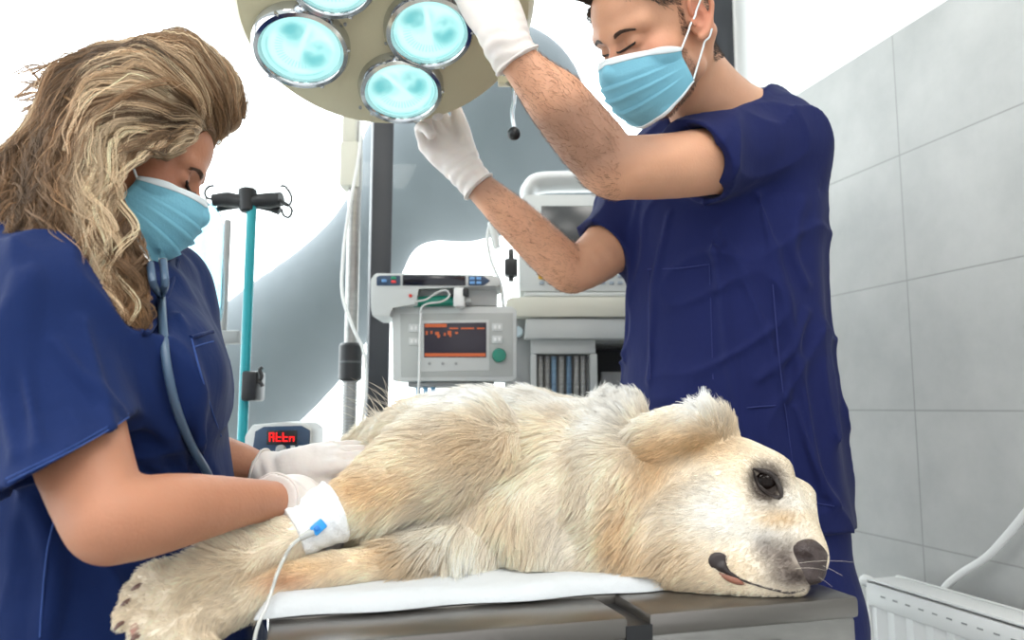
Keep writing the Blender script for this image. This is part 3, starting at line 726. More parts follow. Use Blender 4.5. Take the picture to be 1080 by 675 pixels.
def bulb_material():
    m, nt, b = newmat('lamp_reflector'); N, Lk = nt.nodes, nt.links
    tc = N.new('ShaderNodeTexCoord'); sp_ = N.new('ShaderNodeSeparateXYZ'); Lk.new(tc.outputs['Object'], sp_.inputs[0])
    def node(op, a, b=None, c=None):
        n_ = N.new('ShaderNodeMath'); n_.operation = op
        for k_, v_ in enumerate((a, b, c)):
            if v_ is None: continue
            if isinstance(v_, (int, float)): n_.inputs[k_].default_value = v_
            else: Lk.new(v_, n_.inputs[k_])
        return n_.outputs[0]
    X_ = node('DIVIDE', sp_.outputs['X'], .058); Y_ = node('DIVIDE', sp_.outputs['Y'], .058)
    R2 = node('SQRT', node('ADD', node('MULTIPLY', X_, X_), node('MULTIPLY', Y_, Y_)))
    def step(v, lo, hi):
        r_ = N.new('ShaderNodeMapRange'); r_.interpolation_type = 'SMOOTHSTEP'; Lk.new(v, r_.inputs['Value']); r_.inputs['From Min'].default_value = lo; r_.inputs['From Max'].default_value = hi; return r_.outputs[0]
    def blob(cx, cy, rx, ry, soft):
        a_ = node('DIVIDE', node('SUBTRACT', X_, cx), rx); b_ = node('DIVIDE', node('SUBTRACT', Y_, cy), ry)
        return step(node('SQRT', node('ADD', node('MULTIPLY', a_, a_), node('MULTIPLY', b_, b_))), 1.0, soft)
    ang = node('ARCTAN2', Y_, X_)
    ridge = step(node('SINE', node('MULTIPLY', ang, 44)), .2, .9)
    band = node('MULTIPLY', step(R2, .48, .54), step(R2, .76, .7)); low = step(Y_, .15, -.05)
    ridge = node('MULTIPLY', node('MULTIPLY', ridge, node('MULTIPLY', band, low)), .7)
    arc = node('MULTIPLY', node('MULTIPLY', step(R2, .90, .93), step(R2, .99, .97)), node('MULTIPLY', step(Y_, -.1, -.3), node('MULTIPLY', step(node('ABSOLUTE', node('SUBTRACT', X_, .25)), .06, .1), .6)))
    lobes = node('MAXIMUM', blob(-.40, .30, .66, .60, .3), blob(.46, .02, .56, .72, .3))
    nz = N.new('ShaderNodeTexNoise'); nz.inputs['Scale'].default_value = 24; Lk.new(tc.outputs['Object'], nz.inputs['Vector'])
    lobes = node('MULTIPLY', lobes, step(nz.outputs['Fac'], .2, .62))
    streak = step(node('ABSOLUTE', node('ADD', node('MULTIPLY', X_, .9), node('MULTIPLY', Y_, .25))), .02, .12)
    lobes = node('MULTIPLY', lobes, streak)
    rimw = node('MULTIPLY', step(R2, .8, 1.0), .35)
    fac = node('MAXIMUM', node('MAXIMUM', lobes, ridge), node('MAXIMUM', arc, rimw))
    mx = N.new('ShaderNodeMix'); mx.data_type = 'RGBA'; Lk.new(fac, mx.inputs['Factor'])
    mx.inputs[6].default_value = (.78, 1.0, .98, 1); mx.inputs[7].default_value = tuple(lin((92, 168, 176))) + (1,)
    b.inputs['Base Color'].default_value = (.3, .5, .5, 1); b.inputs['Roughness'].default_value = .3
    Lk.new(mx.outputs[2], b.inputs['Emission Color']); b.inputs['Emission Strength'].default_value = .72
    return m
BM = bulb_material(); lensm = clear('lens_glass', (225, 250, 248), .05, .03)
for k_, (x, y, rr) in enumerate(((318, 46, .079), (423, 90, .075), (452, 28, .074), (350, -29, .070), (432, -84, .070))):
    c = lpt(x, y) + LN * .004
    MB().lathe([(rr - .016, .001), (rr - .016, .012), (rr - .011, .019), (rr - .004, .018), (rr, .010), (rr + .001, -.006), (rr - .016, -.006)], c, LN, 56).build('chrome_ring', MT['chrome'], lamp)
    n = 48; rad_ = [0, .2, .4, .6, .8, 1.0]; Vb, Fb = [np.array([[0, 0, .004]])], []
    for k, t in enumerate(rad_[1:]):
        a = np.arange(n) * 2 * PI / n; Vb.append(np.c_[t * (rr - .014) * np.cos(a), t * (rr - .014) * np.sin(a), .004 + .006 * t * t + 0 * a])
    Vb = np.concatenate(Vb)
    for i in range(n): Fb.append((0, 1 + i, 1 + (i + 1) % n))
    for k in range(4):
        for i in range(n): Fb.append((1 + k * n + i, 1 + (k + 1) * n + i, 1 + (k + 1) * n + (i + 1) % n, 1 + k * n + (i + 1) % n))
    bo = mesh('reflector', Vb, Fb, BM, lamp, True, origin=np.zeros(3))
    WLOC[bo.name] = c; bo.location = c - WLOC[lamp.name]
    from mathutils import Matrix
    ca, sa = math.cos((-.35, .75, .2, .5, 0)[k_]), math.sin((-.35, .75, .2, .5, 0)[k_]); bo.rotation_euler = Matrix((LM @ np.array([[ca, -sa, 0], [sa, ca, 0], [0, 0, 1]])).tolist()).to_euler()
    MB().lathe([(0, .0185), (rr * .4, .018), (rr - .014, .0145)], c, LN, 40).build('lens', lensm, lamp)
    for a in (.4, 2.3, 4.2, 5.4): MB().box(c + LM @ np.array([(rr - .003) * math.cos(a), (rr - .003) * math.sin(a), .015]), (.007, .004, .008), LM, .001).build('lens_clip', MT['chrome'], lamp)
for x, y in ((364, 24), (407, 44), (380, 112)): MB().lathe([(0, .002), (.003, .002), (.0025, .006), (0, .0065)], lpt(x, y), LN, 12).build('screw', MT['grey'], lamp)
# positioning lever with a black ball
hp = [P(532, 86, 1.27), P(541, 92, 1.25), P(542, 108, 1.25), P(540, 120, 1.25), P(542, 134, 1.25)]
lv = MB().tube(hp, .0035, 10).build('lever', MT['chrome'], lamp)
MB().lathe([(.0115 * math.sin(t), .0115 - .0115 * math.cos(t)) for t in np.linspace(0, PI, 14)], P(542, 141, 1.25) - UZ * .0115, UZ, 24).build('ball', MT['black'], lv)
mb = MB(); mb.box(P(534, 86, 1.27), (.03, .02, .014), None, .003); mb.build('lever_mount', MT['beige'], lamp)
# yoke and arm up to the ceiling
bk_ = LCEN - LN * .15
mb = MB(); mb.tube([bk_, bk_ - LN * .12, bk_ - LN * .2 + UZ * .08, bk_ - LN * .22 + UZ * .3], .022, 16); top = bk_ - LN * .22 + UZ * .3
mb.tube([top, top + np.array([.06, .1, .2]), np.array([top[0] + .1, top[1] + .2, ROOMH - .04])], .026, 16); mb.build('support_arm', MT['beige'], lamp)
MB().cyl((top[0] + .1, top[1] + .2, ROOMH - .05), (top[0] + .1, top[1] + .2, ROOMH), .09, .1, 32, .004).build('ceiling_mount', MT['white'], lamp)
# ================================================================== THE DOG
PT = TTOP + .016
dog = SDF()
def DC(rows, k, n=4, **kw): pts, rs = CP(rows); dog.u(Chain(pts, rs, n, **kw), k)
# trunk, from ruff back to the rump
DC([(690, 518, 1.06, 70), (630, 518, 1.08, 86), (555, 514, 1.11, 93), (480, 506, 1.14, 82), (425, 500, 1.2, 58), (392, 506, 1.26, 38)], 0)
dog.u(Ell(P(545, 545, 1.05), (.105, .09, .075)), .03)                       # fluffy chest towards the viewer
dog.u(Ell(P(450, 565, 1.03), (.07, .07, .05)), .03)
DC([(648, 452, 1.05, 34), (640, 500, 1.0, 44), (650, 555, .985, 44), (690, 588, .985, 34)], .02)   # ruff fold
DC([(705, 590, .98, 36), (630, 592, .99, 34), (570, 590, 1.0, 32)], .03)
dog.u(Ell(P(478, 468, 1.12), (.10, .1, .055)), .03)                         # shoulder blade
DC([(440, 545, 1.1, 40), (395, 560, 1.08, 30), (345, 568, 1.06, 22)], .02)
# hind legs, folded back behind the front legs
DC([(408, 506, 1.24, 44), (355, 512, 1.22, 32), (310, 518, 1.18, 22)], .03)
DC([(310, 518, 1.18, 20), (335, 534, 1.12, 18), (350, 545, 1.08, 16)], .015)
DC([(400, 492, 1.3, 24), (440, 495, 1.36, 20)], .03)
# upper front leg with the bandage
LEG1 = [(505, 480, 1.04, 56), (445, 492, .99, 46), (388, 522, .94, 33), (335, 551, .90, 26), (288, 575, .865, 23), (240, 598, .835, 28), (196, 618, .81, 29), (166, 634, .79, 26)]
DC(LEG1, .010)
# lower front leg
LEG2 = [(500, 578, 1.0, 36), (440, 590, .96, 27), (385, 599, .915, 21), (330, 606, .875, 19), (285, 618, .85, 20), (240, 636, .825, 26), (205, 653, .805, 29), (178, 666, .79, 28)]
DC(LEG2, .005)
# toes
TOES = [(158, 612, .785, 15, -.9, .45), (146, 627, .777, 15, -.85, .55), (138, 648, .768, 15, -.75, .7), (152, 660, .764, 15, -.6, .8), (172, 668, .766, 16, -.45, .9), (192, 682, .772, 17, -.2, 1), (160, 684, .768, 15, -.4, .9), (214, 690, .78, 17, 0, 1)]
for x, y, d, r, dx, dy in TOES:
    m = M1(x, y, d); dog.u(Chain([P(x - dx * 16, y - dy * 16, d + .012), P(x, y, d), P(x + dx * 7, y + dy * 7, d)], [r * m * .8, r * m, r * m * .75], 1), .004)
# head
DC([(740, 530, 1.01, 76), (768, 532, .995, 71)], .02, 1)
DC([(742, 566, .97, 52), (700, 560, .99, 60)], .03, 1)
DC([(792, 548, .965, 55), (818, 564, .948, 42), (836, 580, .934, 31), (845, 588, .928, 25)], .02)
DC([(836, 560, .965, 24), (850, 582, .945, 18)], .02, 1)
dog.u(Chain(*CP([(838, 528, 1.0, 22), (850, 556, .985, 12)]), 1), .02)   # far brow
dog.u(Ell(P(812, 492, .975), np.array([18, 22, 10]) * M1(812, 492, .975)), .02)      # near brow
DC([(735, 592, .94, 36), (790, 610, .915, 22), (836, 614, .903, 14)], .012)       # lower jaw
DC([(776, 592, .92, 24), (812, 602, .913, 21), (836, 606, .91, 16)], .014)       # lip fold
EYE = P(809, 507, .922)
dog.sub(Ell(P(809, 507, .915), np.array([20, 18, 16]) * M1(809, 507, .92), rot(0, 0, 0)), .014)
# folded ear
gr_ = np.array([hit(dog, x, y, .7, 1.3) for x, y in ((746, 476), (722, 486), (698, 500), (682, 530), (672, 562), (668, 585))]); gr_ = gr_ + np.array([0, -.006, 0]); dog.sub(Chain(gr_, [.008, .012, .016, .016, .013, .008], n=4), .016)
EAR = [(757, 458, .985, 22), (738, 452, .965, 24), (712, 453, .952, 25), (692, 462, .960, 24), (674, 474, .99, 18)]
dog.u(Chain(*CP(EAR), n=4, axis=nrm(P(730, 460, .94) - P(730, 445, 1.0)), fac=.42), .008)
dog.u(Chain(*CP([(752, 446, .99, 13), (744, 436, .985, 9), (738, 428, .98, 4)]), 3), .008)
# the underside rests on the table and sinks a little into the pad
dog.sub(RBox(tb(TL / 2, TD / 2, TTOP - .1), (TL / 2, TD / 2, .101), TM, .002), .004)
dog.sub(RBox(tb(TL * .45, TD / 2 + .055, TTOP - .1), (TL * .47, TD / 2 - .06, .1095), TM, .002), .004)
dogV, dogF = dog.mesh(.0042)
def dog_col(p, tip=0.0):                            # coat colours: cream, paler ruff and face, tan legs; backlight and crease shade painted in
    q = projpx(p); x, y = q[:, 0], q[:, 1]
    base = np.array([250, 238, 219.]); col = np.repeat(base[None], len(p), 0)
    def blend(c, w): 
        nonlocal col
        w = np.clip(w, 0, 1)[:, None]; col = col * (1 - w) + np.array(c, float) * w
    g = lambda cx, cy, rx, ry: np.exp(-(((x - cx) / rx) ** 2 + ((y - cy) / ry) ** 2))
    blend((254, 251, 246), g(500, 420, 170, 32) + g(640, 430, 40, 40) + g(740, 432, 25, 16))  # whiter along the back and crown: backlight painted into the coat
    blend((253, 248, 238), g(470, 580, 60, 30) + .8 * g(440, 540, 30, 22) + g(590, 575, 30, 25) * .6)
    blend((252, 248, 241), g(745, 540, 40, 42) + g(800, 560, 30, 22) + g(690, 590, 20, 20) * .5 + g(835, 540, 20, 25))
    blend((233, 204, 163), .85 * g(390, 515, 60, 22) + .85 * g(310, 600, 55, 12) + .7 * g(420, 585, 50, 18) + .6 * g(690, 585, 40, 26) + .5 * g(500, 470, 60, 25))
    blend((222, 188, 142), .85 * g(735, 468, 40, 16) + .7 * g(690, 490, 22, 30) + .6 * g(660, 555, 18, 40) + .7 * g(825, 547, 24, 10))  # tan patches, plus shade painted into the ear and neck creases
    blend((205, 152, 112), .7 * g(302, 612, 24, 8))
    blend((244, 232, 212), .8 * g(200, 630, 70, 50))
    blend((112, 100, 94), .85 * g(828, 590, 17, 18) + .5 * g(806, 578, 12, 14)); blend((66, 55, 51), .95 * g(842, 608, 24, 11))
    blend((34, 24, 20), g(810, 510, 14, 16) * 1.7)
    blend((226, 202, 168), np.clip(noise(p, 34) - .3, 0, 1) * .35)
    return lin(col)
def projpx(X):
    v = np.asarray(X, float) - CAM; z = v @ FW
    return np.stack([540 + FPX * (v @ RT) / z, 337.5 - FPX * (v @ UPV) / z], -1)
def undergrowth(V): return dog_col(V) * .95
m, nt, b = newmat('dog_skin'); at = nt.nodes.new('ShaderNodeAttribute'); at.attribute_name = 'Col'; nt.links.new(at.outputs['Color'], b.inputs['Base Color']); b.inputs['Roughness'].default_value = .85
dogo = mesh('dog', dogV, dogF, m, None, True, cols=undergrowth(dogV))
tag(dogo, 'cream golden retriever lying on its side on the steel table', 'dog')

# ---- coat
ns = SDF(); mm = M1(857, 592, .905)
ns.u(Ell(P(853, 590, .908), np.array([20, 19, 20]) * mm)).u(Ell(P(846, 577, .908), np.array([14, 16, 9]) * mm), .008).u(Ell(P(851, 607, .905), np.array([16, 15, 9]) * mm), .01)
ns.sub(Chain(*CP([(851, 592, .888, 6.5), (839, 589, .892, 3.5)]), 1), .005).sub(Chain(*CP([(873, 594, .9, 5.5), (877, 602, .905, 3)]), 1), .004)
ns_at = ns.at
def sample(V, Fq, n):
    t = np.concatenate([Fq[:, [0, 1, 2]], Fq[:, [0, 2, 3]]]) if Fq.shape[1] == 4 else Fq
    a, b_, c = V[t[:, 0]], V[t[:, 1]], V[t[:, 2]]; w = np.linalg.norm(np.cross(b_ - a, c - a), axis=1)
    i = RNG.choice(len(t), n, p=w / w.sum()); u, v = RNG.random((2, n)); k = u + v > 1; u[k], v[k] = 1 - u[k], 1 - v[k]
    return a[i] + (b_[i] - a[i]) * u[:, None] + (c[i] - a[i]) * v[:, None]
# combing arrows: x, y, depth -> dx, dy (photo directions), length m, lift
COMB = [(560, 415, 1.08, -.6, -.5, .040, .75), (480, 412, 1.12, -.8, -.5, .040, .7), (420, 435, 1.15, -1, -.3, .044, .7), (640, 435, 1.05, -.3, -.9, .044, .8), (675, 430, 1.03, .2, -1, .046, .9), (610, 440, 1.05, -.5, -.4, .036, .5),
        (560, 480, 1.0, -.7, .7, .036, .3), (500, 500, 1.0, -.8, .5, .03, .25), (600, 520, .98, -.4, .9, .04, .3), (560, 560, .97, -.25, 1, .052, .5), (480, 575, .97, -.35, .95, .060, .65), (435, 565, .96, -.6, .8, .056, .6), (620, 590, .96, -.3, .8, .036, .3), (660, 540, .96, -.35, 1, .038, .35), (640, 490, .97, -.4, .9, .038, .35), (690, 590, .95, -.5, .6, .03, .3), (660, 600, .95, -.3, .8, .03, .3),
        (420, 500, .95, -.9, .4, .018, .2), (350, 535, .88, -.9, .45, .012, .15), (280, 565, .85, -.8, .3, .02, .3), (250, 572, .84, -.8, -.1, .034, .5), (210, 600, .8, -.9, .35, .018, .3), (160, 625, .77, -.9, .3, .008, .25), (400, 590, .92, -.95, .15, .014, .15), (320, 600, .87, -1, .15, .011, .15), (240, 640, .82, -.9, .45, .018, .25), (170, 665, .77, -.7, .7, .008, .25), (220, 670, .8, -.3, .95, .024, .4),
        (375, 455, 1.2, -.8, -.5, .045, .6), (340, 480, 1.15, -.9, -.1, .04, .5),
        (715, 445, .94, -.95, .1, .016, .2), (745, 432, .97, -.1, -1, .022, .7), (700, 470, .95, -.95, .35, .024, .25), (684, 466, .95, -.9, .3, .03, .35), (690, 500, .95, -.6, .7, .024, .3), (735, 500, .93, -.9, .2, .012, .15), (720, 560, .92, -.85, .4, .016, .2), (760, 480, .93, -.7, -.2, .01, .15), (790, 530, .9, -.9, .2, .008, .12), (830, 500, .93, -.8, -.3, .006, .1), (830, 560, .9, -.9, .1, .005, .1), (800, 590, .9, -.8, .35, .006, .1), (760, 605, .92, -.8, .5, .012, .2), (850, 590, .89, -.9, .1, .0025, .08), (850, 545, .93, -.7, -.4, .004, .1)]
CA = np.array(COMB); CPX = CA[:, :2]; CDP = CA[:, 2]
def comb_at(p):
    q = projpx(p); D = ((q[:, None, :] - CPX[None]) ** 2).sum(-1); D = D + ((p[:, 1, None] - CDP[None]) * 300) ** 2
    w = 1 / (D + 60.) ** 1.7; w /= w.sum(1, keepdims=True)
    v = w @ CA[:, 3:7]; d = v[:, 0, None] * RT - v[:, 1, None] * UPV
    return d, v[:, 2], v[:, 3]
def grow(n, K=6):
    r = sample(dogV, dogF, n); g = dog.grad(r)
    q = projpx(r)
    ok = (r[:, 2] > np.where(q[:, 0] > 640, TTOP + .002, PT - .006)) | (q[:, 0] < 300)
    view = ((CAM - r) * g).sum(1); ok &= view > -.22 * np.linalg.norm(r - CAM, axis=1)
    # keep the eye, the nose and the bandage bare
    ok &= ~((((q[:, 0] - 809) / 13) ** 2 + ((q[:, 1] - 508) / 15) ** 2 < 1) & (r[:, 1] < .99))
    ok &= ns_at(r) > .0005
    ok &= ~(((q[:, 0] - 328) * .86 - (q[:, 1] - 551) * .5 > -16) & ((q[:, 0] - 328) * .86 - (q[:, 1] - 551) * .5 < 31) & (np.abs((q[:, 0] - 328) * .5 + (q[:, 1] - 551) * .86) < 34) & (r[:, 1] < .93))
    r, g, q = r[ok], g[ok], q[ok]
    d, L, lift = comb_at(r)
    tuft = noise3(r, 46) * .55 + noise3(r, 120) * .18
    L = L * RNG.uniform(.55, 1.15, len(r)) * (1 + .25 * noise(r, 30))
    d = d + tuft * .55 + RNG.normal(size=d.shape) * .10
    d = d - g * (d * g).sum(1, keepdims=True); d /= np.linalg.norm(d, axis=1, keepdims=True) + 1e-9
    S = np.zeros((len(r), K, 3)); S[:, 0] = r - g * .001; p = r.copy(); step = L / (K - 1)
    wav = noise3(r, 60)
    for k in range(1, K):
        t = k / (K - 1); lf = lift * (1.15 - .9 * t)
        v = d + g * lf[:, None] + wav * .22 * t - UZ * .12 * t
        v /= np.linalg.norm(v, axis=1, keepdims=True); p = p + v * step[:, None]
        dd = dog.at(p); p = p + g * np.clip(.0008 - dd, 0, .01)[:, None]
        fl_ = np.where(q[:, 0] > 700, TTOP + .0006, PT + .0004); p[:, 2] = np.where((p[:, 2] < fl_) & (q[:, 0] > 300), fl_ + .001 * RNG.random(len(p)), p[:, 2])
        S[:, k] = p
    # strands gather into small locks
    cell = np.floor((r + noise3(r, 75) * .006) / np.where(L > .02, .0085, .005)[:, None]).astype(np.int64); key = cell[:, 0] * 73856093 ^ cell[:, 1] * 19349663 ^ cell[:, 2] * 83492791
    _, inv = np.unique(key, return_inverse=True); inv = inv.ravel(); cnt = np.bincount(inv).astype(float)
    mean = lambda A: np.stack([np.bincount(inv, A[:, i]) / cnt for i in range(3)], 1)[inv]
    gsc = RNG.uniform(.25, .8, len(cnt))[inv]
    for k in range(1, K):
        t = k / (K - 1); S[:, k] += (mean(S[:, k]) - S[:, k]) * (gsc * t ** 1.1 * np.clip(L / .02, .15, 1))[:, None]
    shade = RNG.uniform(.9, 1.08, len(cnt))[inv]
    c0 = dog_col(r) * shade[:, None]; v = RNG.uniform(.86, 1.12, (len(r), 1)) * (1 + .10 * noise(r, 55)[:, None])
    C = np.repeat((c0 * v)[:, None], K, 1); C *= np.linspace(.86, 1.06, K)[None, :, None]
    return S, np.clip(C, 0, .95), L
S, C, L = grow(230000)
def hairmat(name, rough=.5, spec=.25, trl=.25):
    m, nt, b = newmat(name); at = nt.nodes.new('ShaderNodeAttribute'); at.attribute_name = 'Col'
    nt.links.new(at.outputs['Color'], b.inputs['Base Color']); b.inputs['Roughness'].default_value = rough; b.inputs['Specular IOR Level'].default_value = spec
    t = nt.nodes.new('ShaderNodeBsdfTranslucent'); nt.links.new(at.outputs['Color'], t.inputs['Color']); x = nt.nodes.new('ShaderNodeMixShader'); x.inputs['Fac'].default_value = trl
    nt.links.new(b.outputs[0], x.inputs[1]); nt.links.new(t.outputs[0], x.inputs[2]); nt.links.new(x.outputs[0], nt.nodes['Material Output'].inputs['Surface'])
    return m
FURM = hairmat('dog_fur', .6, .2, .3)
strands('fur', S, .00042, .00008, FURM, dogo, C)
# long wisps at the top of the rump
wr_ = np.concatenate([hit(dog, x, y, .9, 1.5)[None] for x, y in [(392 + (7 * i) % 46, 456 - (i % 7) * 3) for i in range(34)]])
W = []
for p in wr_:
    l = random.uniform(.04, .09); a = np.array([random.uniform(-.9, .2), random.uniform(-.3, .3), 1.0]); a /= np.linalg.norm(a); s_ = np.linspace(0, 1, 7)[:, None]
    W.append(p + a * l * s_ + np.array([random.uniform(-.03, -.005), 0, -.01]) * s_ ** 2)
strands('wisps', np.array(W), .0004, .0001, FURM, dogo, np.repeat(lin((238, 226, 208))[None, None], len(W), 0).repeat(7, 1))
# ---- eye, nose, lips, claws
m_ = M1(809, 507, .92)
eg = hit(dog, 809, 508, .8, 1.1)
eo = SDF().u(Ell(eg + np.array([.0015, .0047, -.0014]), np.array([.0178, .0115, .0158])))
o = mesh('eye', *eo.mesh(.0014), mat('dog_eye', (20, 12, 9), .1, 0, .2, 60, spec=.14), dogo)
def ring(pts, r, name, m, par, n=8): return MB().tube(pts, r, n, 5).build(name, m, par)
lidm = mat('dog_lid', (38, 28, 25), .5)
eu = [(793, 494), (801, 496), (811, 499), (819, 507), (823, 517), (824, 524)]
el = [(793, 494), (797, 505), (803, 515), (812, 522), (819, 525), (824, 524)]
ed = SDF().u((dog.at, *dog.bounds())).u((eo.at, *eo.bounds()))
ring([hit(ed, x, y, .8, 1.1) + np.array([0, -.0005, 0]) for x, y in eu], [.001, .0028, .0034, .0032, .0034, .002], 'upper_eyelid', lidm, dogo)
ring([hit(ed, x, y, .8, 1.1) + np.array([0, -.0005, 0]) for x, y in el], [.001, .0024, .0028, .003, .0036, .002], 'lower_eyelid', lidm, dogo)
mesh('nose', *ns.mesh(.0015), mat('dog_nose', (62, 50, 48), .42, 0, .2, 120, .5, 420, spec=.5), dogo)
lipm = mat('dog_lip', (46, 36, 35), .4, 0, .15, 40)
lp = SDF().u(Ell(hit(dog, 759, 593, .8, 1.1) + np.array([0, .001, 0]), np.array([12, 3.4, 10]) * mm, rot(90, 0, 0) @ rot(90, 0, 20)), 0)
lp.u(Chain([hit(dog, x, y, .8, 1.1) for x, y in ((762, 598), (770, 605), (786, 613), (808, 620), (832, 625), (848, 622))], np.array([5, 2.7, 1.6, 1.4, 1.7, 1.2]) * mm, 4), .004)
mesh('dark_lip', *lp.mesh(.0016), lipm, dogo)
gm = SDF().u(Chain([hit(dog, x, y, .8, 1.1) + np.array([0, .001, 0]) for x, y in ((760, 605), (768, 609), (778, 613), (788, 617))], np.array([2, 4, 4, 1]) * mm, 4))
mesh('gum', *gm.mesh(.0016), mat('gum_pink', (146, 96, 78), .35, 0, .15, 60, sss=.2), dogo)
clm = mat('claw', (120, 92, 84), .35)
for x, y, d, r, dx, dy in TOES[:5]:
    s_ = hit(dog, x + dx * 10, y + dy * 10, .6, 1.0); ring([s_ + np.array([0, .004, 0]), s_ + np.array([dx * .004, -.004, -dy * .004]), s_ + np.array([dx * .009, -.004, -dy * .011])], [.0026, .0022, .0008], 'claw', clm, dogo)
tp_ = SDF().u(Ell(hit(dog, 142, 666, .6, 1.0) + np.array([0, .004, 0]), (.006, .006, .008))); mesh('toe_pad', *tp_.mesh(.0016), mat('toe_pad', (170, 122, 108), .7), dogo)
wb = np.array([hit(dog, x, y, .8, 1.1) for x, y in ((848, 590), (842, 594), (846, 600), (838, 600), (850, 596))]); Wk = []
for p in wb:
    for k in range(1):
        a = nrm([random.uniform(.5, 1), random.uniform(-.5, .2), random.uniform(-.3, .3)]); s_ = np.linspace(0, 1, 7)[:, None]; Wk.append(p + a * random.uniform(.03, .06) * s_ - UZ * .008 * s_ ** 2)
strands('whiskers', np.array(Wk), .00018, .0001, FURM, dogo, np.repeat(lin((225, 215, 200))[None, None], len(Wk), 0).repeat(7, 1))
# ---- bandage and catheter
ban = SDF().u(Chain(*CP([(300, 568, .875, 27), (316, 559, .887, 29), (335, 548, .903, 31), (352, 540, .915, 33), (364, 534, .925, 36)]), n=3)).disp(lambda p: (.0007 * np.sin(p[..., 0] * 420 + p[..., 2] * 260) + .0008 * noise(p, 60)).astype(f32))
ban.cut(P(306, 563, .89), P(306, 563, .89) - P(335, 548, .907)).cut(P(354, 539, .918), P(354, 539, .918) - P(335, 548, .907))
o = mesh('bandage', *ban.mesh(.003), mat('bandage_gauze', (238, 240, 242), .9, 0, .03, 60, .4, 260)); tag(o, 'white bandage wrapped around the dog\'s upper front leg', 'bandage')
cath = empty('catheter', hit(ban, 328, 560, .7, 1.1), 'small blue and white catheter taped into the bandage', 'catheter')
b1 = hit(ban, 336, 556, .7, 1.1); b2 = hit(ban, 327, 564, .7, 1.1); o_ = np.array([.0, -.006, .001])
ax_ = nrm(b1 - b2); az_ = nrm(CAM - b1); ay_ = np.cross(az_, ax_); BM_ = np.stack([ax_, ay_, az_], 1)
MB().box(b1 + az_ * .004, (.017, .013, .008), BM_, .002).build('blue_wing', mat('catheter_blue', (40, 150, 225), .35), cath)
MB().box(b1 + az_ * .0085 - ax_ * .002, (.006, .007, .004), BM_, .001).build('blue_cap', mat('catheter_deep_blue', (30, 120, 205), .3), cath)
MB().cyl(b1 - ax_ * .006 + az_ * .004, hit(ban, 316, 568, .7, 1.1) + az_ * .005, .0045, .0032, 16, .001).build('white_hub', MT['tubing'], cath)
tl = [hit(ban, 316, 568, .7, 1.1) + az_ * .005] + [hit(dog, x, y, .7, 1.1) + nrm(CAM - hit(dog, x, y, .7, 1.1)) * .011 for x, y in ((307, 576), (299, 590))] + [P(x, y, d) for x, y, d in ((292, 606, .818), (287, 622, .815), (281, 640, .80), (274, 655, .79), (269, 672, .785), (266, 700, .78), (270, 760, .78))]
o = MB().tube(tl, .0019, 8).build('drip_line', MT['tubing']); tag(o, 'thin clear drip line hanging from the catheter past the lower leg', 'drip line')
# ================================================================== PEOPLE
class Frame:
    def __init__(s, T, M, sc): s.T, s.M, s.s = np.asarray(T, float), np.asarray(M, float), sc
    def p(s, q): return s.T + (np.asarray(q, float) * s.s) @ s.M.T
    def v(s, q): return np.asarray(q, float) @ s.M.T
    def loc(s, X): return ((np.asarray(X, float) - s.T) @ s.M) / s.s
def head_ops(S, F, fem=False, ears=(-1, 1)):
    E = lambda c, r, k, R=None: S.u(Ell(F.p(c), np.array(r) * F.s, F.M if R is None else F.M @ R), k * F.s)
    Cn = lambda pts, rs, k, n=1: S.u(Chain(F.p(pts), np.array(rs) * F.s, n), k * F.s)
    w = .95 if fem else 1.0
    E((0, -.018, .034), (.075 * w, .096, .083), 0)
    E((0, .026, -.035), (.062 * w, .064, .078), .03)
    E((0, .03, .045), (.064, .058, .05), .03)
    for s in (-1, 1):
        Cn([(s * .054 * w, .0, -.07), (s * .03 * w, .058, -.106)], (.02, .018), .022)
        E((s * .05 * w, .05, -.03), (.021, .024, .02), .02)                              # cheekbone
        Cn([(s * .047, .068, .019), (s * .013, .084, .016)], (.0118, .0122) if not fem else (.008, .009), .014)   # brow
    E((0, .072, -.104), (.022, .019, .017), .022)
    for s in (-1, 1): S.sub(Ell(F.p((s * .031, .094, -.001)), np.array((.0175, .014, .0125)) * F.s, F.M), .011 * F.s)
    Cn([(0, .082, .006), (0, .097, -.016), (0, .110, -.036)], (.0075, .0085, .0115), .01)
    for s in (-1, 1):
        E((s * .012, .099, -.04), (.0085, .011, .008), .005)
        E((s * .031, .071, -.0025), (.0145, .0128, .0115), .004)                          # closed lid over the eye
    E((0, .083, -.072), (.021, .011, .010), .01); S.sub(Chain(F.p([(-.02, .088, -.0725), (0, .096, -.0725), (.02, .088, -.0725)]), np.full(3, .0022) * F.s, 2), .004 * F.s)
    for s in ears:
        Re = rot(90 - s * 12, -4, 0); 
        S.u(Ell(F.p((s * .0765 * w, -.014, -.004)), np.array((.0075, .019, .030)) * F.s, F.M @ rot(90 + s * 16, 8, 0)), .006 * F.s)
        x = lambda e: s * (.083 * w + e)
        Cn([(x(-.002), .000, .002), (x(.0), .002, .016), (x(.003), -.006, .028), (x(.006), -.02, .031), (x(.008), -.033, .022), (x(.007), -.036, .004), (x(.003), -.027, -.016), (x(-.001), -.014, -.03), (x(-.003), -.005, -.033)],
           (.003, .0036, .004, .0042, .0042, .004, .0042, .0062, .005), .003, 3)
        S.sub(Ell(F.p((x(.001), -.010, -.006)), np.array((.006, .0085, .011)) * F.s, F.M), .004 * F.s)
        S.sub(Ell(F.p((x(.003), -.018, .014)), np.array((.004, .008, .009)) * F.s, F.M), .004 * F.s)
        Cn([(x(-.002), .003, -.008), (x(.0), .002, -.013)], (.0045, .0035), .003)

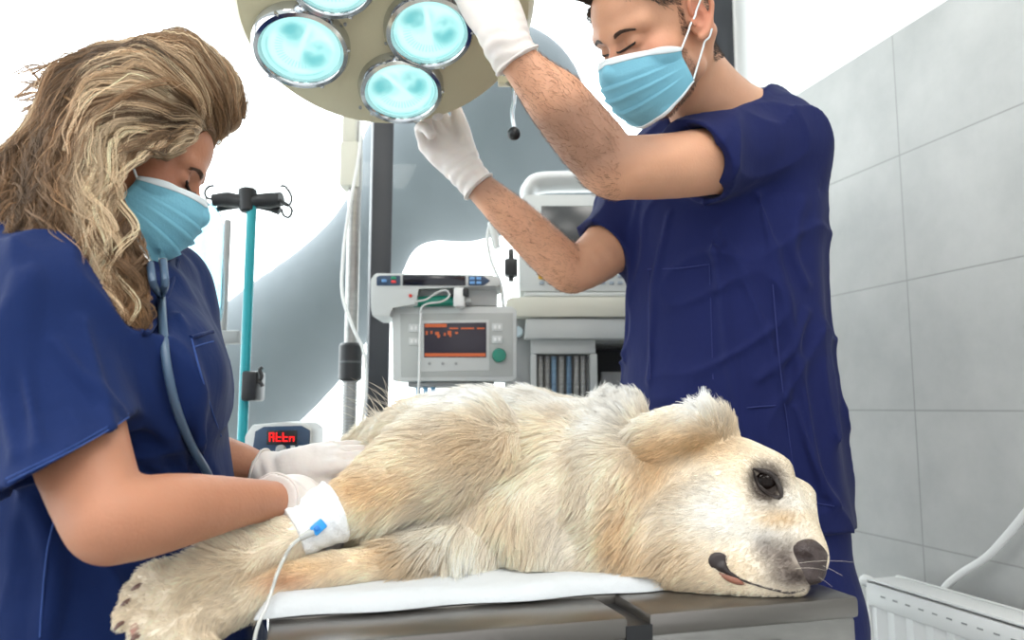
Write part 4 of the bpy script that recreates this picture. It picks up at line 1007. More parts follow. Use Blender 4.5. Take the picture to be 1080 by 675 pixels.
def hand_ops(S, W, X, Zb, thumb, sc=1.0, curl=(25, 30, 34, 38), spread=4, infl=0.0, th=(.55, .75, -.35), thc=20):
    # W wrist, X towards the fingers, Zb out of the back of the hand; thumb = +1 / -1 side along Y = Zb x X
    X = nrm(X); Zb = nrm(np.asarray(Zb) - X * (np.asarray(Zb) @ X)); Y = np.cross(Zb, X) * thumb
    q = lambda x, y, z: W + (X * x + Y * y + Zb * z) * sc
    g = lambda r: r * sc + infl
    for y0, y1, r0, r1 in ((.019, .031, .0155, .012), (.006, .0105, .017, .0125), (-.008, -.0105, .0165, .012), (-.019, -.030, .014, .0105)):
        S.u(Chain([q(-.004, y0 * .8, 0), q(.045, (y0 + y1) / 2, .002), q(.088 - abs(y1) * .25, y1, 0)], [g(r0 * .95), g(r0), g(r1)], 3), .012 * sc)
    tips = []
    for i, (y, L, r) in enumerate(((.031, (.042, .025, .021), .0098), (.0105, (.046, .029, .022), .0102), (-.0105, (.043, .027, .022), .0097), (-.030, (.034, .021, .019), .0086))):
        p = q(.086 - abs(y) * .25, y, 0); a = math.radians(curl[i] * .8); sp_ = math.radians((1.5 - i) * spread)
        pts, rs = [p], [g(r * 1.08)]
        for j, l in enumerate(L):
            d = X * math.cos(a) * math.cos(sp_) + Y * math.sin(sp_) - Zb * math.sin(a)
            p = p + nrm(d) * l * sc; pts.append(p); rs.append(g(r * (1.0, .93, .8)[j])); a += math.radians(curl[i] * (1.15 if j == 0 else .7))
        S.u(Chain(pts, rs, 3), .004 * sc); tips.append(pts)
    t0 = q(.018, .022, -.006); d = nrm(X * th[0] + Y * th[1] + Zb * th[2]); t1 = t0 + d * .044 * sc; d2 = nrm(d + X * math.sin(math.radians(thc)) - Zb * .12); t2 = t1 + d2 * .032 * sc; d3 = nrm(d2 + X * math.sin(math.radians(thc)) - Zb * .1); t3 = t2 + d3 * .026 * sc
    S.u(Chain([t0, t1, t2, t3], [g(.0165), g(.0135), g(.0112), g(.0088)], 3), .012 * sc)
    return tips

def skin(name, col, var=.06):
    m = mat(name, col, .5, 0, var, 14, .12, 260, sss=.12, spec=.35); return m
MASKB = mat('mask_blue', (116, 178, 200), .75, 0, .03, 30, .15, 300); MASKW = mat('mask_white', (222, 230, 234), .75, 0, .02, 30)
SCRUB = mat('navy_scrubs', (19, 27, 75), .85, 0, .08, 9, .7, 24, sheen=.04, spec=.2, stretch=(1, 1, .35))
SCRUB2 = mat('blue_scrubs', (12, 33, 80), .85, 0, .08, 9, .7, 24, sheen=.04, spec=.2, stretch=(1, 1, .35))
SEAM = mat('scrub_seam', (26, 36, 92), .85)
GLOVE = mat('latex_glove', (212, 203, 198), .5, 0, .035, 24, .35, 45, sss=.12, spec=.4)
LASH = mat('dark_lashes', (44, 32, 28), .6)

def face_mask(F, S, par, wid=.066, top=-.012, bot=-.128):
    n, m_ = 41, 49; u = np.linspace(-1, 1, n); v = np.linspace(0, 1, m_)
    U_, V_ = np.meshgrid(u, v, indexing='ij'); a = np.abs(U_)
    z = (top - .022 * a ** 1.6) * (1 - V_) + (bot + .040 * a ** 1.5) * V_
    yc = np.interp(V_, [0, .25, .5, .8, 1], [.111, .121, .118, .104, .082])
    ye = np.interp(V_, [0, .5, 1], [.036, .030, .022])
    y = yc - (yc - ye) * (1 - np.cos(a * PI / 2)) ** .95
    x = wid * np.sin(U_ * PI / 2) ** 1 * (1 + .05 * np.sin(V_ * PI))
    fade = np.clip((1 - a) * 3.5, 0, 1) 
    pl = np.zeros_like(V_)
    for c in (.34, .52, .70): pl += np.where(V_ < c, 0, np.exp(-(V_ - c) / .055)) * .0055
    y = y + pl * fade; z = z
    X = F.p(np.stack([x, y, z], -1))
    for _ in range(4):
        d = S.at(X); push = np.clip(.0035 - d, 0, .02); X = X + S.grad(X) * push[..., None]
    # smooth after pushing
    N_ = np.cross(np.gradient(X, axis=0), np.gradient(X, axis=1)); N_ /= np.linalg.norm(N_, axis=-1, keepdims=True)
    if ((N_ @ F.v((0, 1, 0))).mean()) < 0: N_ = -N_
    O = X + N_ * .0016
    def build(name, m, j0, j1, off=0.0):
        A = (X + N_ * off)[:, j0:j1 + 1]; B = (O + N_ * off)[:, j0:j1 + 1]; w = j1 - j0 + 1; q = lambda i, j: i * w + j
        F1 = [(q(i, j), q(i + 1, j), q(i + 1, j + 1), q(i, j + 1)) for i in range(n - 1) for j in range(w - 1)]; k = n * w
        F2 = [tuple(k + t for t in f[::-1]) for f in F1]
        rim = [q(i, 0) for i in range(n)] + [q(n - 1, j) for j in range(1, w)] + [q(i, w - 1) for i in range(n - 2, -1, -1)] + [q(0, j) for j in range(w - 2, 0, -1)]
        F3 = [(rim[(i + 1) % len(rim)], rim[i], k + rim[i], k + rim[(i + 1) % len(rim)]) for i in range(len(rim))]
        return mesh(name, np.concatenate([A.reshape(-1, 3), B.reshape(-1, 3)]), F1 + F2 + F3, m, par)
    mk = build('face_mask', MASKB, 0, m_ - 1)
    WLOC[mk.name] = WLOC[mk.name]
    def strip(name, j0, j1, off, m):
        A = (O + N_ * off)[:, j0:j1 + 1]; w = j1 - j0 + 1
        Fq = [(i * w + j, (i + 1) * w + j, (i + 1) * w + j + 1, i * w + j + 1) for i in range(n - 1) for j in range(w - 1)]
        B = (O - N_ * .0008)[:, j0:j1 + 1]; k = n * w; F2 = [tuple(k + t for t in f[::-1]) for f in Fq]
        rim = [i * w for i in range(n)] + [(n - 1) * w + j for j in range(1, w)] + [i * w + w - 1 for i in range(n - 2, -1, -1)] + [j for j in range(w - 2, 0, -1)]
        F3 = [(rim[(i + 1) % len(rim)], rim[i], k + rim[i], k + rim[(i + 1) % len(rim)]) for i in range(len(rim))]
        return mesh(name, np.concatenate([A.reshape(-1, 3), B.reshape(-1, 3)]), Fq + F2 + F3, m, mk)
    strip('nose_strip', 0, 4, .0006, MASKW); strip('lower_edge', m_ - 3, m_ - 1, .0006, MASKW)
    return mk, O
def tubeobj(name, pts, r, m, par, n=8, sub=5): return MB().tube(pts, r, n, sub).build(name, m, par)
def surf_line(S, pix, off=.0005, d0=.5, d1=2.2): return [hit(S, x, y, d0, d1) + nrm(CAM - hit(S, x, y, d0, d1)) * off for x, y in pix]

def cloth(ch):
    def fn(p):
        q = p * np.array([1, 1, .32]); w = noise(q, 13, ch) + .35 * noise(q, 30, (ch + 1) % 3); w2 = noise(p * np.array([.6, .6, 1.3]), 19, (ch + 2) % 3)
        return (-.0095 * np.maximum(1 - np.abs(w) * 1.6, 0) ** 2 - .0055 * np.maximum(1 - np.abs(w2) * 1.9, 0) ** 2 + .0014 * noise(p, 24, ch) + .0036).astype(f32)
    return fn
# ------------------------------------------------------------------ THE MAN
MF = Frame(P(690, 33, 1.2), rot(208, 30, -9), 1.066)
mh = SDF(); head_ops(mh, MF)
NECK = [MF.p((0, -.03, -.05)), P(738, 95, 1.3), P(762, 150, 1.41)]
def man_neck(S, k=.02): S.u(Chain(NECK, [.062, .063, .085], 3), k); S.u(Chain([P(742, 105, 1.3), P(800, 135, 1.37)], [.05, .06], 1), .04)
man_neck(mh); mh.u(Chain([MF.p((-.07, -.035, -.03)), P(722, 112, 1.27)], [.014, .012], 1), .02)
ARM_N = [P(818, 152, 1.36), P(735, 172, 1.26), P(652, 176, 1.165), P(632, 160, 1.15), P(588, 110, 1.11), P(548, 66, 1.085), P(535, 50, 1.08)]
ARM_NR = [.07, .057, .050, .049, .043, .029, .028]
ARM_F = [P(665, 228, 1.54), P(640, 262, 1.50), P(608, 284, 1.48), P(590, 276, 1.47), P(550, 238, 1.455), P(508, 199, 1.44), P(494, 185, 1.44)]
ARM_FR = [.064, .055, .045, .046, .042, .030, .028]
yawm = math.radians(233); MFW = np.array([math.cos(yawm), math.sin(yawm), 0]); MSD = np.array([-MFW[1], MFW[0], 0])   # MSD: his left
TOR = [(775, 640, 1.47, .215, .145), (772, 545, 1.47, .215, .15), (763, 430, 1.455, .2, .14), (757, 300, 1.45, .185, .132), (753, 215, 1.45, .19, .132), (752, 165, 1.45, .185, .115), (757, 138, 1.45, .13, .08), (760, 118, 1.44, .07, .06)]
def tor(rows, g=0, f=1): return Tube([(*P(x, y, d), a * f + g, b * f + g) for x, y, d, a, b in rows], MSD, MFW)
mb_ = SDF(); mb_.u(tor(TOR, -.018))
hipc = P(775, 640, 1.47); 
for s in (-1, 1):
    hj = hipc + MSD * s * .1 - UZ * .02
    ft = np.array([hj[0], hj[1], 0]) + MSD * s * .03
    mb_.u(Chain([hj, hj * .5 + ft * .5 + MFW * .02 + UZ * .02, ft + UZ * .09], [.1, .062, .042], 4), .05)
    mb_.u(Chain([ft + UZ * .05, ft + MFW * .15 + UZ * .035], [.04, .03], 1), .03)
man_neck(mb_, .04)
arms = SDF()
for S_ in (mb_, arms):
    S_.u(Chain(ARM_N, ARM_NR, 4), .03); S_.u(Chain(ARM_F, ARM_FR, 4), .03)
    S_.u(Ell(P(650, 186, 1.165), (.03, .03, .03)), .02); S_.u(Ell(P(603, 291, 1.48), (.026, .026, .026)), .02)
    S_.u(Chain([P(622, 150, 1.14), P(590, 106, 1.11)], [.036, .032], 1), .03)
SK_M = skin('man_skin', (205, 160, 136))
mhV, mhF = mh.mesh(.0022); full = join(mb_.mesh(.006), (mhV, mhF))
def face_tint(S, F, V, base, stub):
    l = F.loc(V); col = np.repeat(lin(base)[None], len(V), 0)
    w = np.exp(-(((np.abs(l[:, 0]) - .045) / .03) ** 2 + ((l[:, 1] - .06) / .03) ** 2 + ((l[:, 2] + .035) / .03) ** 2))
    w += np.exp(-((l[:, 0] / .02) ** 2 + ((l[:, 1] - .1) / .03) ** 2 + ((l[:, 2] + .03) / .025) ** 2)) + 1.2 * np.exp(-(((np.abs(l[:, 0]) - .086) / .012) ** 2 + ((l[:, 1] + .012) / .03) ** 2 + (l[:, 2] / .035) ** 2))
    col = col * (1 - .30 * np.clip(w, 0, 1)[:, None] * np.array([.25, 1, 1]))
    if stub:
        b_ = np.clip((-.03 - l[:, 2]) / .03, 0, 1) * np.clip((l[:, 1] + .015) / .03, 0, 1) * np.clip((l[:, 2] + .17) / .03, 0, 1)
        col = col * (1 - b_[:, None] * np.array([.42, .40, .36]))
    return col
def skin_attr(name):
    return mat(name, (200, 160, 140), .5, 0, .07, 16, .12, 260, sss=.12, spec=.35, attr='Col')
man = mesh('person', *full, skin_attr('man_skin_tones'), None, True, cols=face_tint(mh, MF, full[0], (203, 151, 121), True))
tag(man, 'man in navy scrubs and blue face mask reaching up to the lamp', 'person')
# scrub top
mt = SDF(); TOPM = [r for r in TOR[1:]]
mt.u(tor(TOPM, .004))
mt.u(Chain([P(762, 140, 1.40), P(812, 140, 1.37), P(826, 152, 1.36)], [.06, .066, .07], 2), .05)
mt.u(Chain([P(735, 150, 1.47), P(668, 212, 1.53)], [.07, .066], 1), .05)
mt.u(Chain(*CP([(838, 190, 1.42, 20), (842, 300, 1.44, 18), (850, 400, 1.45, 22), (862, 500, 1.46, 22)]), 4), .07)
nz_ = nrm(P(735, 172, 1.26) - P(818, 152, 1.36))
mt.u(Cut(Chain([P(818, 152, 1.36), P(735, 172, 1.26), P(690, 176, 1.22)], [.078, .077, .079], 3), P(748, 170, 1.235), (-.78, -.40, -.58)), .03)
nf_ = nrm(P(630, 262, 1.50) - P(680, 215, 1.54))
mt.u(Cut(Chain([P(680, 212, 1.55), P(640, 258, 1.50), P(610, 284, 1.46)], [.07, .068, .07], 3), P(632, 258, 1.50), nf_), .03)
# hollow sleeve ends, neck opening
mt.sub(Cut(Chain([P(790, 160, 1.33), P(735, 172, 1.26), P(650, 176, 1.16)], [.060, .0605, .062], 2), P(770, 164, 1.27), (.78, .40, .58)), .004)
mt.sub(Cut(Chain([P(655, 245, 1.52), P(640, 258, 1.50), P(600, 284, 1.45)], [.049, .0495, .05], 2), P(646, 250, 1.51), P(680, 212, 1.55) - P(640, 258, 1.5)), .004)
mt.sub(Chain([P(752, 128, 1.40), P(738, 95, 1.3), P(730, 60, 1.22)], [.068, .075, .08], 2), .008)
mt.sub(Chain([P(706, 150, 1.31), P(690, 180, 1.29), P(678, 205, 1.30)], [.026, .02, .008], 2), .006)
mt.cut(P(775, 548, 1.47), -UZ + .0 * MFW)
# folds hanging from the raised arm and across the waist
for rows, r in (([(742, 215, 1.36), (758, 290, 1.34), (770, 380, 1.33), (790, 470, 1.33)], .006), ([(800, 205, 1.36), (822, 290, 1.36), (845, 400, 1.38), (868, 520, 1.4)], .007), ([(672, 215, 1.36), (664, 290, 1.38), (658, 380, 1.39)], .006), ([(705, 225, 1.33), (690, 300, 1.33), (684, 400, 1.34)], .004),
                ([(760, 240, 1.34), (800, 330, 1.34), (830, 420, 1.36)], .005), ([(845, 215, 1.38), (835, 260, 1.38), (850, 300, 1.4)], .007), ([(850, 330, 1.4), (835, 370, 1.38), (800, 400, 1.35)], .005), ([(700, 440, 1.33), (720, 500, 1.33), (740, 540, 1.33)], .005), ([(840, 430, 1.4), (860, 490, 1.42), (880, 530, 1.44)], .006)):
    pts = np.array([hit(mt, x, y, 1.0, 1.9) for x, y, d in rows]); mt.u(Chain(pts, [r * .3, r * .8, r * .8, r * .3][:len(pts)] if len(pts) == 4 else [r * .3, r * .8, r * .3], 4), .018)
mt.disp(cloth(0))
MTOP = mesh('scrub_top', *mt.mesh(.004), SCRUB, man)
# trousers and shoes
tr_ = SDF().u(Tube([(*P(775, 560, 1.47), .205, .145), (*P(775, 640, 1.47), .21, .145), (*(P(775, 640, 1.47) - UZ * .1), .2, .14)], MSD, MFW))
sh = []
for s in (-1, 1):
    hj = hipc + MSD * s * .1 - UZ * .02; ft = np.array([hj[0], hj[1], 0]) + MSD * s * .03
    tr_.u(Cut(Chain([hj, hj * .5 + ft * .5 + MFW * .02 + UZ * .02, ft + UZ * .0], [.118, .088, .075], 4), ft + UZ * .05, -UZ), .06)
    sh.append(SDF().u(Chain([ft + UZ * .045 - MFW * .04, ft + UZ * .05 + MFW * .08, ft + MFW * .17 + UZ * .032], [.043, .046, .036], 3)).cut(ft + UZ * .002, -UZ))
mesh('trousers', *tr_.mesh(.008), SCRUB, man)
for s_ in sh: mesh('shoe', *s_.mesh(.006), MT['white'], man)
# seams, pocket
pk = [hit(mt, x, y, 1.0, 1.9) for x, y in ((684, 283), (684, 350), (715, 362), (748, 350), (748, 279))]
tubeobj('pocket_seam', surf_line(mt, [(683, 284), (715, 283), (748, 279)], .0006, 1, 1.9), .0014, SEAM, MTOP)
tubeobj('pocket_seam', surf_line(mt, [(684, 284), (684, 330), (686, 400)], .0004, 1, 1.9), .0009, SEAM, MTOP)
tubeobj('pocket_seam', surf_line(mt, [(748, 279), (750, 330), (752, 400)], .0004, 1, 1.9), .0009, SEAM, MTOP)
tubeobj('lower_pocket_seam', surf_line(mt, [(764, 434), (790, 430), (818, 428)], .0006, 1, 1.9), .0013, SEAM, MTOP)
tubeobj('side_seam', surf_line(mt, [(815, 300), (822, 380), (832, 460), (842, 535)], .0004, 1, 1.9), .001, SEAM, MTOP)
tubeobj('hem_seam', surf_line(mt, [(846, 528), (862, 531), (880, 534)], .0004, 1, 1.9), .001, SEAM, MTOP)
hm = [hit(mt, x, y, 1.0, 1.9) for x, y in ((724, 132), (742, 156), (760, 184), (771, 204))]
tubeobj('sleeve_hem', [p + nrm(CAM - p) * .0004 for p in hm], .0009, SEAM, MTOP)
# mask and its ear loops
mk, MO = face_mask(MF, mh, man)
ear = MF.p((-.088, -.02, .018)); ear2 = MF.p((-.086, -.02, -.026))
i0 = 0
c_top, c_bot = MO[0, 2], MO[0, -4]
def loop(a, b, S, n=9, sag=.0, off=.0012):
    L_ = np.linspace(0, 1, n)[:, None]; p = a * (1 - L_) + b * L_
    for _ in range(5): d = S.at(p); p = p + S.grad(p) * np.clip(off + .001 - d, 0, .03)[:, None]
    return p
tubeobj('ear_loop', loop(c_top, ear, mh), .0016, MASKW, mk); tubeobj('ear_loop', loop(c_bot, ear2, mh), .0016, MASKW, mk)
ce, cf = MO[-1, 2], MO[-1, -4]
tubeobj('ear_loop', loop(ce, MF.p((.088, -.02, .018)), mh), .0016, MASKW, mk); tubeobj('ear_loop', loop(cf, MF.p((.086, -.02, -.026)), mh), .0016, MASKW, mk)
def brows(F, S, par, col, thick, m):
    for s in (-1, 1):
        R = []; 
        for i in range(330):
            t = random.random(); b0 = F.p((s * (.014 + .036 * t), .1, .0115 + .0035 * math.sin(t * 2.8) - .003 * t * t + random.uniform(-1, 1) * .0064 * (1 - .55 * t) * min(1, .55 + 2.2 * t)))
            b0 = snap(S, b0[None], .0002)[0]; d = F.v((s * 1, -.3, .35 - .8 * t)); d = d / np.linalg.norm(d)
            l = random.uniform(.005, .009); R.append([b0, b0 + d * l * .5 + F.v((0, .12, 0)) * l * .5, b0 + d * l])
        A = np.array(R); A[:, 2] = snap(S, A[:, 2], .0008); strands('eyebrow', A, thick, thick * .4, m, par, np.repeat(lin(col)[None, None], len(A), 0).repeat(3, 1))
        e = [F.p((s * (.031 + .0155 * math.cos(a)), .1, -.0065 - .0045 * math.sin(a))) for a in np.linspace(.0, PI, 9)]
        e = snap(S, np.array(e), .0002); tubeobj('eyelashes', e, [.0007, .0018, .0021, .0018, .0007], LASH, par)
        e = [F.p((s * (.031 + .0145 * math.cos(a)), .1, .002 + .0062 * math.sin(a))) for a in np.linspace(.3, PI - .3, 7)]
        e = snap(S, np.array(e), -.0003); tubeobj('eyelid_crease', e, [.0003, .0006, .0003], mat('eyelid_crease', (142, 102, 86), .6), par)
HAIRM = hairmat('head_hair', .45, .4, .15)
brows(MF, mh, man, (74, 56, 46), .00042, HAIRM)
# his short dark hair
def scalp_pts(F, S, n, test):
    p = sample(mhV, mhF, n); l = F.loc(p); ok = test(l); return p[ok], l[ok]
def mtest(l):
    fr = l[:, 1] < np.where(l[:, 2] > .062, .074, np.where(l[:, 2] > .03, .040 + .9 * (l[:, 2] - .03), .016))
    lo_ = l[:, 2] > np.where(l[:, 1] > .002, -.02, np.where(l[:, 1] > -.045, .036, -.075))
    return fr & lo_ & ~((np.abs(l[:, 0]) > .072) & (l[:, 1] < .006) & (l[:, 1] > -.045) & (l[:, 2] < .036))
hp_, hl_ = scalp_pts(MF, mh, 60000, mtest)
g = mh.grad(hp_); fl = MF.v(np.stack([0 * hl_[:, 0], np.where(hl_[:, 2] > .07, .6, -.3), np.where(hl_[:, 2] > .07, .5, -.8)], -1)) + RNG.normal(size=g.shape) * .18
Lh = np.where(hl_[:, 2] > .06, .03, .007 + .014 * np.clip((hl_[:, 2] + .02) / .08, 0, 1)) * RNG.uniform(.7, 1.2, len(hp_)); Lh = np.where((hl_[:, 2] > .06) & (hl_[:, 1] > .03), .032, Lh); Lh = np.where(hl_[:, 2] < .03, .0055, Lh)
t = np.linspace(0, 1, 5)[None, :, None]
S_ = hp_[:, None] + t * (g * .8 + fl * .5)[:, None] * Lh[:, None, None] * .6 + t ** 2 * fl[:, None] * Lh[:, None, None] * .3
cc = lin((58, 46, 40)) * RNG.uniform(.6, 1.5, (len(hp_), 1)); strands('hair', S_, np.where(hl_[:, 2] < .034, .0002, .00042), .0002, HAIRM, man, np.repeat(cc[:, None], 5, 1))
hp_, hl_ = scalp_pts(MF, mh, 60000, lambda l: (l[:, 2] < -.034) & (l[:, 2] > -.15) & (l[:, 1] > -.012 + .15 * (-.05 - l[:, 2])) & (l[:, 1] < .12) & (l[:, 1] > .012 - 1.2 * (l[:, 2] + .02) * 0) & ~((np.abs(l[:, 0]) > .072) & (l[:, 1] < .012) & (l[:, 2] > -.045)))
g = mh.grad(hp_); d_ = g * .5 + MF.v((0, .2, -.8)); S_ = hp_[:, None] + np.linspace(0, 1, 3)[None, :, None] * d_[:, None] * RNG.uniform(.002, .0045, (len(hp_), 1, 1))
strands('stubble', S_, .0002, .00015, HAIRM, man, np.repeat((lin((92, 70, 58)) * RNG.uniform(.5, 1.5, (len(hp_), 1)))[:, None], 3, 1))
# fine hair on the forearms
av, af = arms.mesh(.008); r = sample(av, af, 16000); q = projpx(r); near = r[:, 1] < 1.3
g = arms.grad(r); axn = np.where(near[:, None], nrm(P(540, 58, 1.08) - P(640, 172, 1.16)), nrm(P(500, 192, 1.44) - P(605, 286, 1.48)))
ok = ((q[:, 0] < 655) & near & (q[:, 0] > 545)) | ((q[:, 0] < 612) & ~near & (q[:, 0] > 515)); r, g, axn = r[ok], g[ok], axn[ok]
d = axn * .8 - UZ * .35 + RNG.normal(size=g.shape) * .35; d = d - g * (d * g).sum(1, keepdims=True); t = np.linspace(0, 1, 5)[None, :, None]
S_ = r[:, None] + t * (d * 1.0 + g * .45)[:, None] * RNG.uniform(.006, .014, (len(r), 1, 1)) - t ** 2 * g[:, None] * .002
strands('arm_hair', S_, .00021, .00007, HAIRM, man, np.repeat((lin((128, 94, 72)) * RNG.uniform(.6, 1.5, (len(r), 1)))[:, None], 5, 1))
# gloves
def cuff(S, a, b, ra, rb, wall=.0022):
    S.u(Chain([a, b], [ra, rb], 1), .012); ax = nrm(b - a); S.cut(b - ax * (-.0), ax)
    return S
def glove(name, W, Wb, r, X, Zb, side, par, **kw):
    # Wb: where the cuff ends, up the forearm
    S = SDF(); tips = hand_ops(S, W, X, Zb, side, infl=.0016, **kw)
    S.u(Chain([W + nrm(X) * .02, W, Wb + (Wb - W) * .3], [.03, r + .003, r + .007], 3), .014)
    S.cut(Wb, Wb - W)
    S.disp(lambda p: (.0008 * noise(p, 90) + .0009 * np.sin(((p - W.astype(f32)) @ nrm(X).astype(f32)) * 300 + 2 * noise(p, 40)) * np.clip(1 - ((p - W.astype(f32)) @ nrm(X).astype(f32)) / .05, 0, 1)).astype(f32))
    v, f = S.mesh(.0026); o = mesh(name, v, f, GLOVE, par)
    ax = nrm(Wb - W); x = nrm(np.cross(ax, [0, 0, 1])); y = np.cross(ax, x)
    ringp = []
    for a in np.linspace(0, 2 * PI, 29):
        d = x * math.cos(a) + y * math.sin(a); p = Wb - ax * .003 + d * .0001; tt = np.linspace(0, .07, 140)[:, None]; k = S.at(p + d * tt); i = int(np.argmax(k > 0)); ringp.append(p + d * (tt[i, 0] + .0006))
    tubeobj('cuff_roll', ringp, .0019, GLOVE, o, 8, 2)
    return S, tips
WN = P(534, 47, 1.078); XN = P(507, -12, 1.10) - WN
gs1, _ = glove('glove', WN, P(546, 66, 1.084), .029, XN, nrm(CAM - WN) + .35 * RT + .2 * UZ, -1, man, sc=1.08, curl=(10, 12, 12, 14), th=(.9, .4, -.3))
WF = P(490, 180, 1.44); XF = P(455, 141, 1.46) - WF
gs2, _ = glove('glove', WF, P(506, 198, 1.44), .029, XF, -nrm(CAM - WF) * .8 - .4 * RT - .3 * UZ, 1, man, sc=1.08, curl=(24, 30, 58, 66), th=(.9, .4, -.2), thc=10)
# his inner hands (inside the gloves), joined to the body
# ------------------------------------------------------------------ THE WOMAN
WFm = Frame(P(139, 166, .93), rot(20, 23, 0), .915)
wh = SDF(); head_ops(wh, WFm, True)
def wneck(S, k=.02):
    S.u(Chain([WFm.p((0, -.03, -.05)), P(124, 250, .94), P(98, 300, .95)], [.052, .05, .075], 3), k)
wneck(wh)
yaww = math.radians(-18); WFW = np.array([math.cos(yaww), math.sin(yaww), 0]); WSD = np.array([-WFW[1], WFW[0], 0])      # WSD: her left, away from the camera
WT = [(128, 760, .97, .185, .15), (128, 675, .96, .18, .15), (118, 560, .95, .165, .135), (112, 470, .95, .16, .128), (108, 400, .95, .165, .128), (100, 345, .95, .165, .115), (92, 305, .95, .15, .085), (92, 282, .95, .09, .06)]
def wtor(rows, g=0): return Tube([(*P(x, y, d), a + g, b + g) for x, y, d, a, b in rows], WSD, WFW)
WARM_N = [P(48, 318, .80), P(72, 430, .755), P(108, 538, .71), P(130, 548, .715), P(190, 538, .765), P(262, 529, .845), P(298, 529, .90)]
WARM_NR = [.060, .048, .038, .039, .036, .025, .022]
WARM_F = [P(172, 300, 1.10), P(190, 400, 1.12), P(196, 478, 1.11), P(215, 482, 1.10), P(250, 489, 1.09), P(286, 499, 1.08)]
WARM_FR = [.055, .046, .040, .038, .030, .0205]
wb_ = SDF().u(wtor(WT, -.018)); wneck(wb_, .03)
wb_.u(Chain(WARM_N, WARM_NR, 4), .025).u(Chain(WARM_F, WARM_FR, 4), .025); wb_.u(Ell(P(116, 548, .712), (.024, .024, .024)), .02)
whip = P(128, 760, .97)
wl = []
for s in (-1, 1):
    hj = whip + WSD * s * .09; ft = np.array([hj[0], hj[1], 0]) + WSD * s * .02; wl.append((hj, ft))
    wb_.u(Chain([hj, hj * .5 + ft * .5 + WFW * .02, ft + UZ * .09], [.09, .055, .038], 4), .05); wb_.u(Chain([ft + UZ * .045, ft + WFW * .13 + UZ * .032], [.036, .028], 1), .03)
fullw = join(wb_.mesh(.0055), wh.mesh(.0022))
woman = mesh('person', *fullw, skin_attr('woman_skin_tones'), None, True, cols=face_tint(wh, WFm, fullw[0], (178, 124, 97), False))
tag(woman, 'woman with long wavy blond hair in blue scrubs holding the dog\'s leg', 'person')
wt = SDF().u(wtor(WT, .004))
wt.u(Chain([P(80, 292, .93), P(50, 312, .82), P(46, 330, .80)], [.06, .066, .068], 2), .05)
wt.u(Chain([P(110, 290, .98), P(165, 300, 1.08), P(176, 330, 1.1)], [.06, .058, .06], 2), .05)
wt.u(Ell(P(170, 400, .90), (.07, .09, .08)), .06)                              # bust
hem = (P(3, 521, .73), P(141, 443, .73)); hc_ = (hem[0] + hem[1]) / 2 ; hx = nrm(hem[1] - hem[0]); hn = nrm(np.cross(hx, nrm(CAM - hc_)))
if hn @ (P(115, 540, .71) - P(48, 318, .8)) < 0: hn = -hn
SLV = [P(48, 316, .80), P(54, 380, .775), P(70, 480, .745), P(92, 560, .70)]
wt.u(Cut(Chain(SLV, [.070, .071, .076, .08], 3), hc_, hn), .03)
wt.sub(Cut(Chain(SLV[1:], [.05, .056, .058], 3), P(70, 474, .748), -(SLV[2] - SLV[1])), .004)
wt.u(Cut(Chain([P(172, 300, 1.10), P(192, 420, 1.13), P(200, 470, 1.12)], [.066, .066, .066], 2), P(194, 440, 1.12), UZ * -1), .03)
wt.sub(Chain([P(112, 275, .95), P(128, 240, .94), P(138, 200, .93)], [.058, .062, .066], 2), .008)
wt.sub(Chain([P(150, 285, .86), P(160, 320, .83), P(158, 350, .82)], [.04, .026, .008], 2), .006)
for rows, r in (([(30, 300), (25, 380), (40, 470)], .005), ([(90, 340), (110, 420), (120, 450)], .006), ([(190, 330), (205, 420), (222, 520)], .005), ([(140, 360), (165, 430), (200, 500)], .005), ([(10, 350), (5, 420), (15, 480)], .005), ([(40, 540), (60, 600), (50, 670)], .007), ([(110, 590), (130, 630), (140, 672)], .007), ([(160, 600), (200, 630), (230, 672)], .006), ([(60, 360), (90, 400), (130, 430)], .005), ([(150, 480), (190, 510), (235, 520)], .006)):
    pts = np.array([hit(wt, x, y, .4, 1.5) for x, y in rows]); wt.u(Chain(pts, [r * .3, r * .8, r * .3], 4), .017)
wt.disp(cloth(1))
WTOP = mesh('scrub_top', *wt.mesh(.004), SCRUB2, woman)
wtr = SDF().u(Tube([(*P(128, 730, .97), .19, .155), (*P(128, 790, .97), .185, .15), (*(P(128, 790, .97) - UZ * .1), .17, .14)], WSD, WFW))
for hj, ft in wl: wtr.u(Cut(Chain([hj, hj * .5 + ft * .5 + WFW * .02, ft], [.108, .08, .068], 4), ft + UZ * .05, -UZ), .06)
mesh('trousers', *wtr.mesh(.008), SCRUB2, woman)
for hj, ft in wl:
    s_ = SDF().u(Chain([ft + UZ * .04 - WFW * .03, ft + UZ * .045 + WFW * .07, ft + WFW * .15 + UZ * .03], [.038, .041, .033], 3)).cut(ft + UZ * .002, -UZ); mesh('shoe', *s_.mesh(.006), MT['white'], woman)
SEAM2 = mat('blue_seam', (42, 70, 132), .85)
sl = lambda pix, off=.0005: surf_line(wt, pix, off, .4, 1.5)
tubeobj('pocket_flap', sl([(201, 356), (212, 353), (224, 350)], .001), .0028, SCRUB2, WTOP)
tubeobj('pocket_seam', sl([(202, 357), (212, 395), (224, 435), (233, 460)]), .0012, SEAM2, WTOP)
tubeobj('pocket_seam', sl([(205, 366), (214, 363), (225, 360)]), .0009, SEAM2, WTOP)
tubeobj('neck_band', sl([(126, 300), (140, 330), (152, 352), (166, 335), (180, 300), (188, 275)], .0015), .0035, SCRUB2, WTOP)
tubeobj('side_seam', sl([(62, 530), (50, 580), (44, 640), (42, 672)]), .001, SEAM2, WTOP)
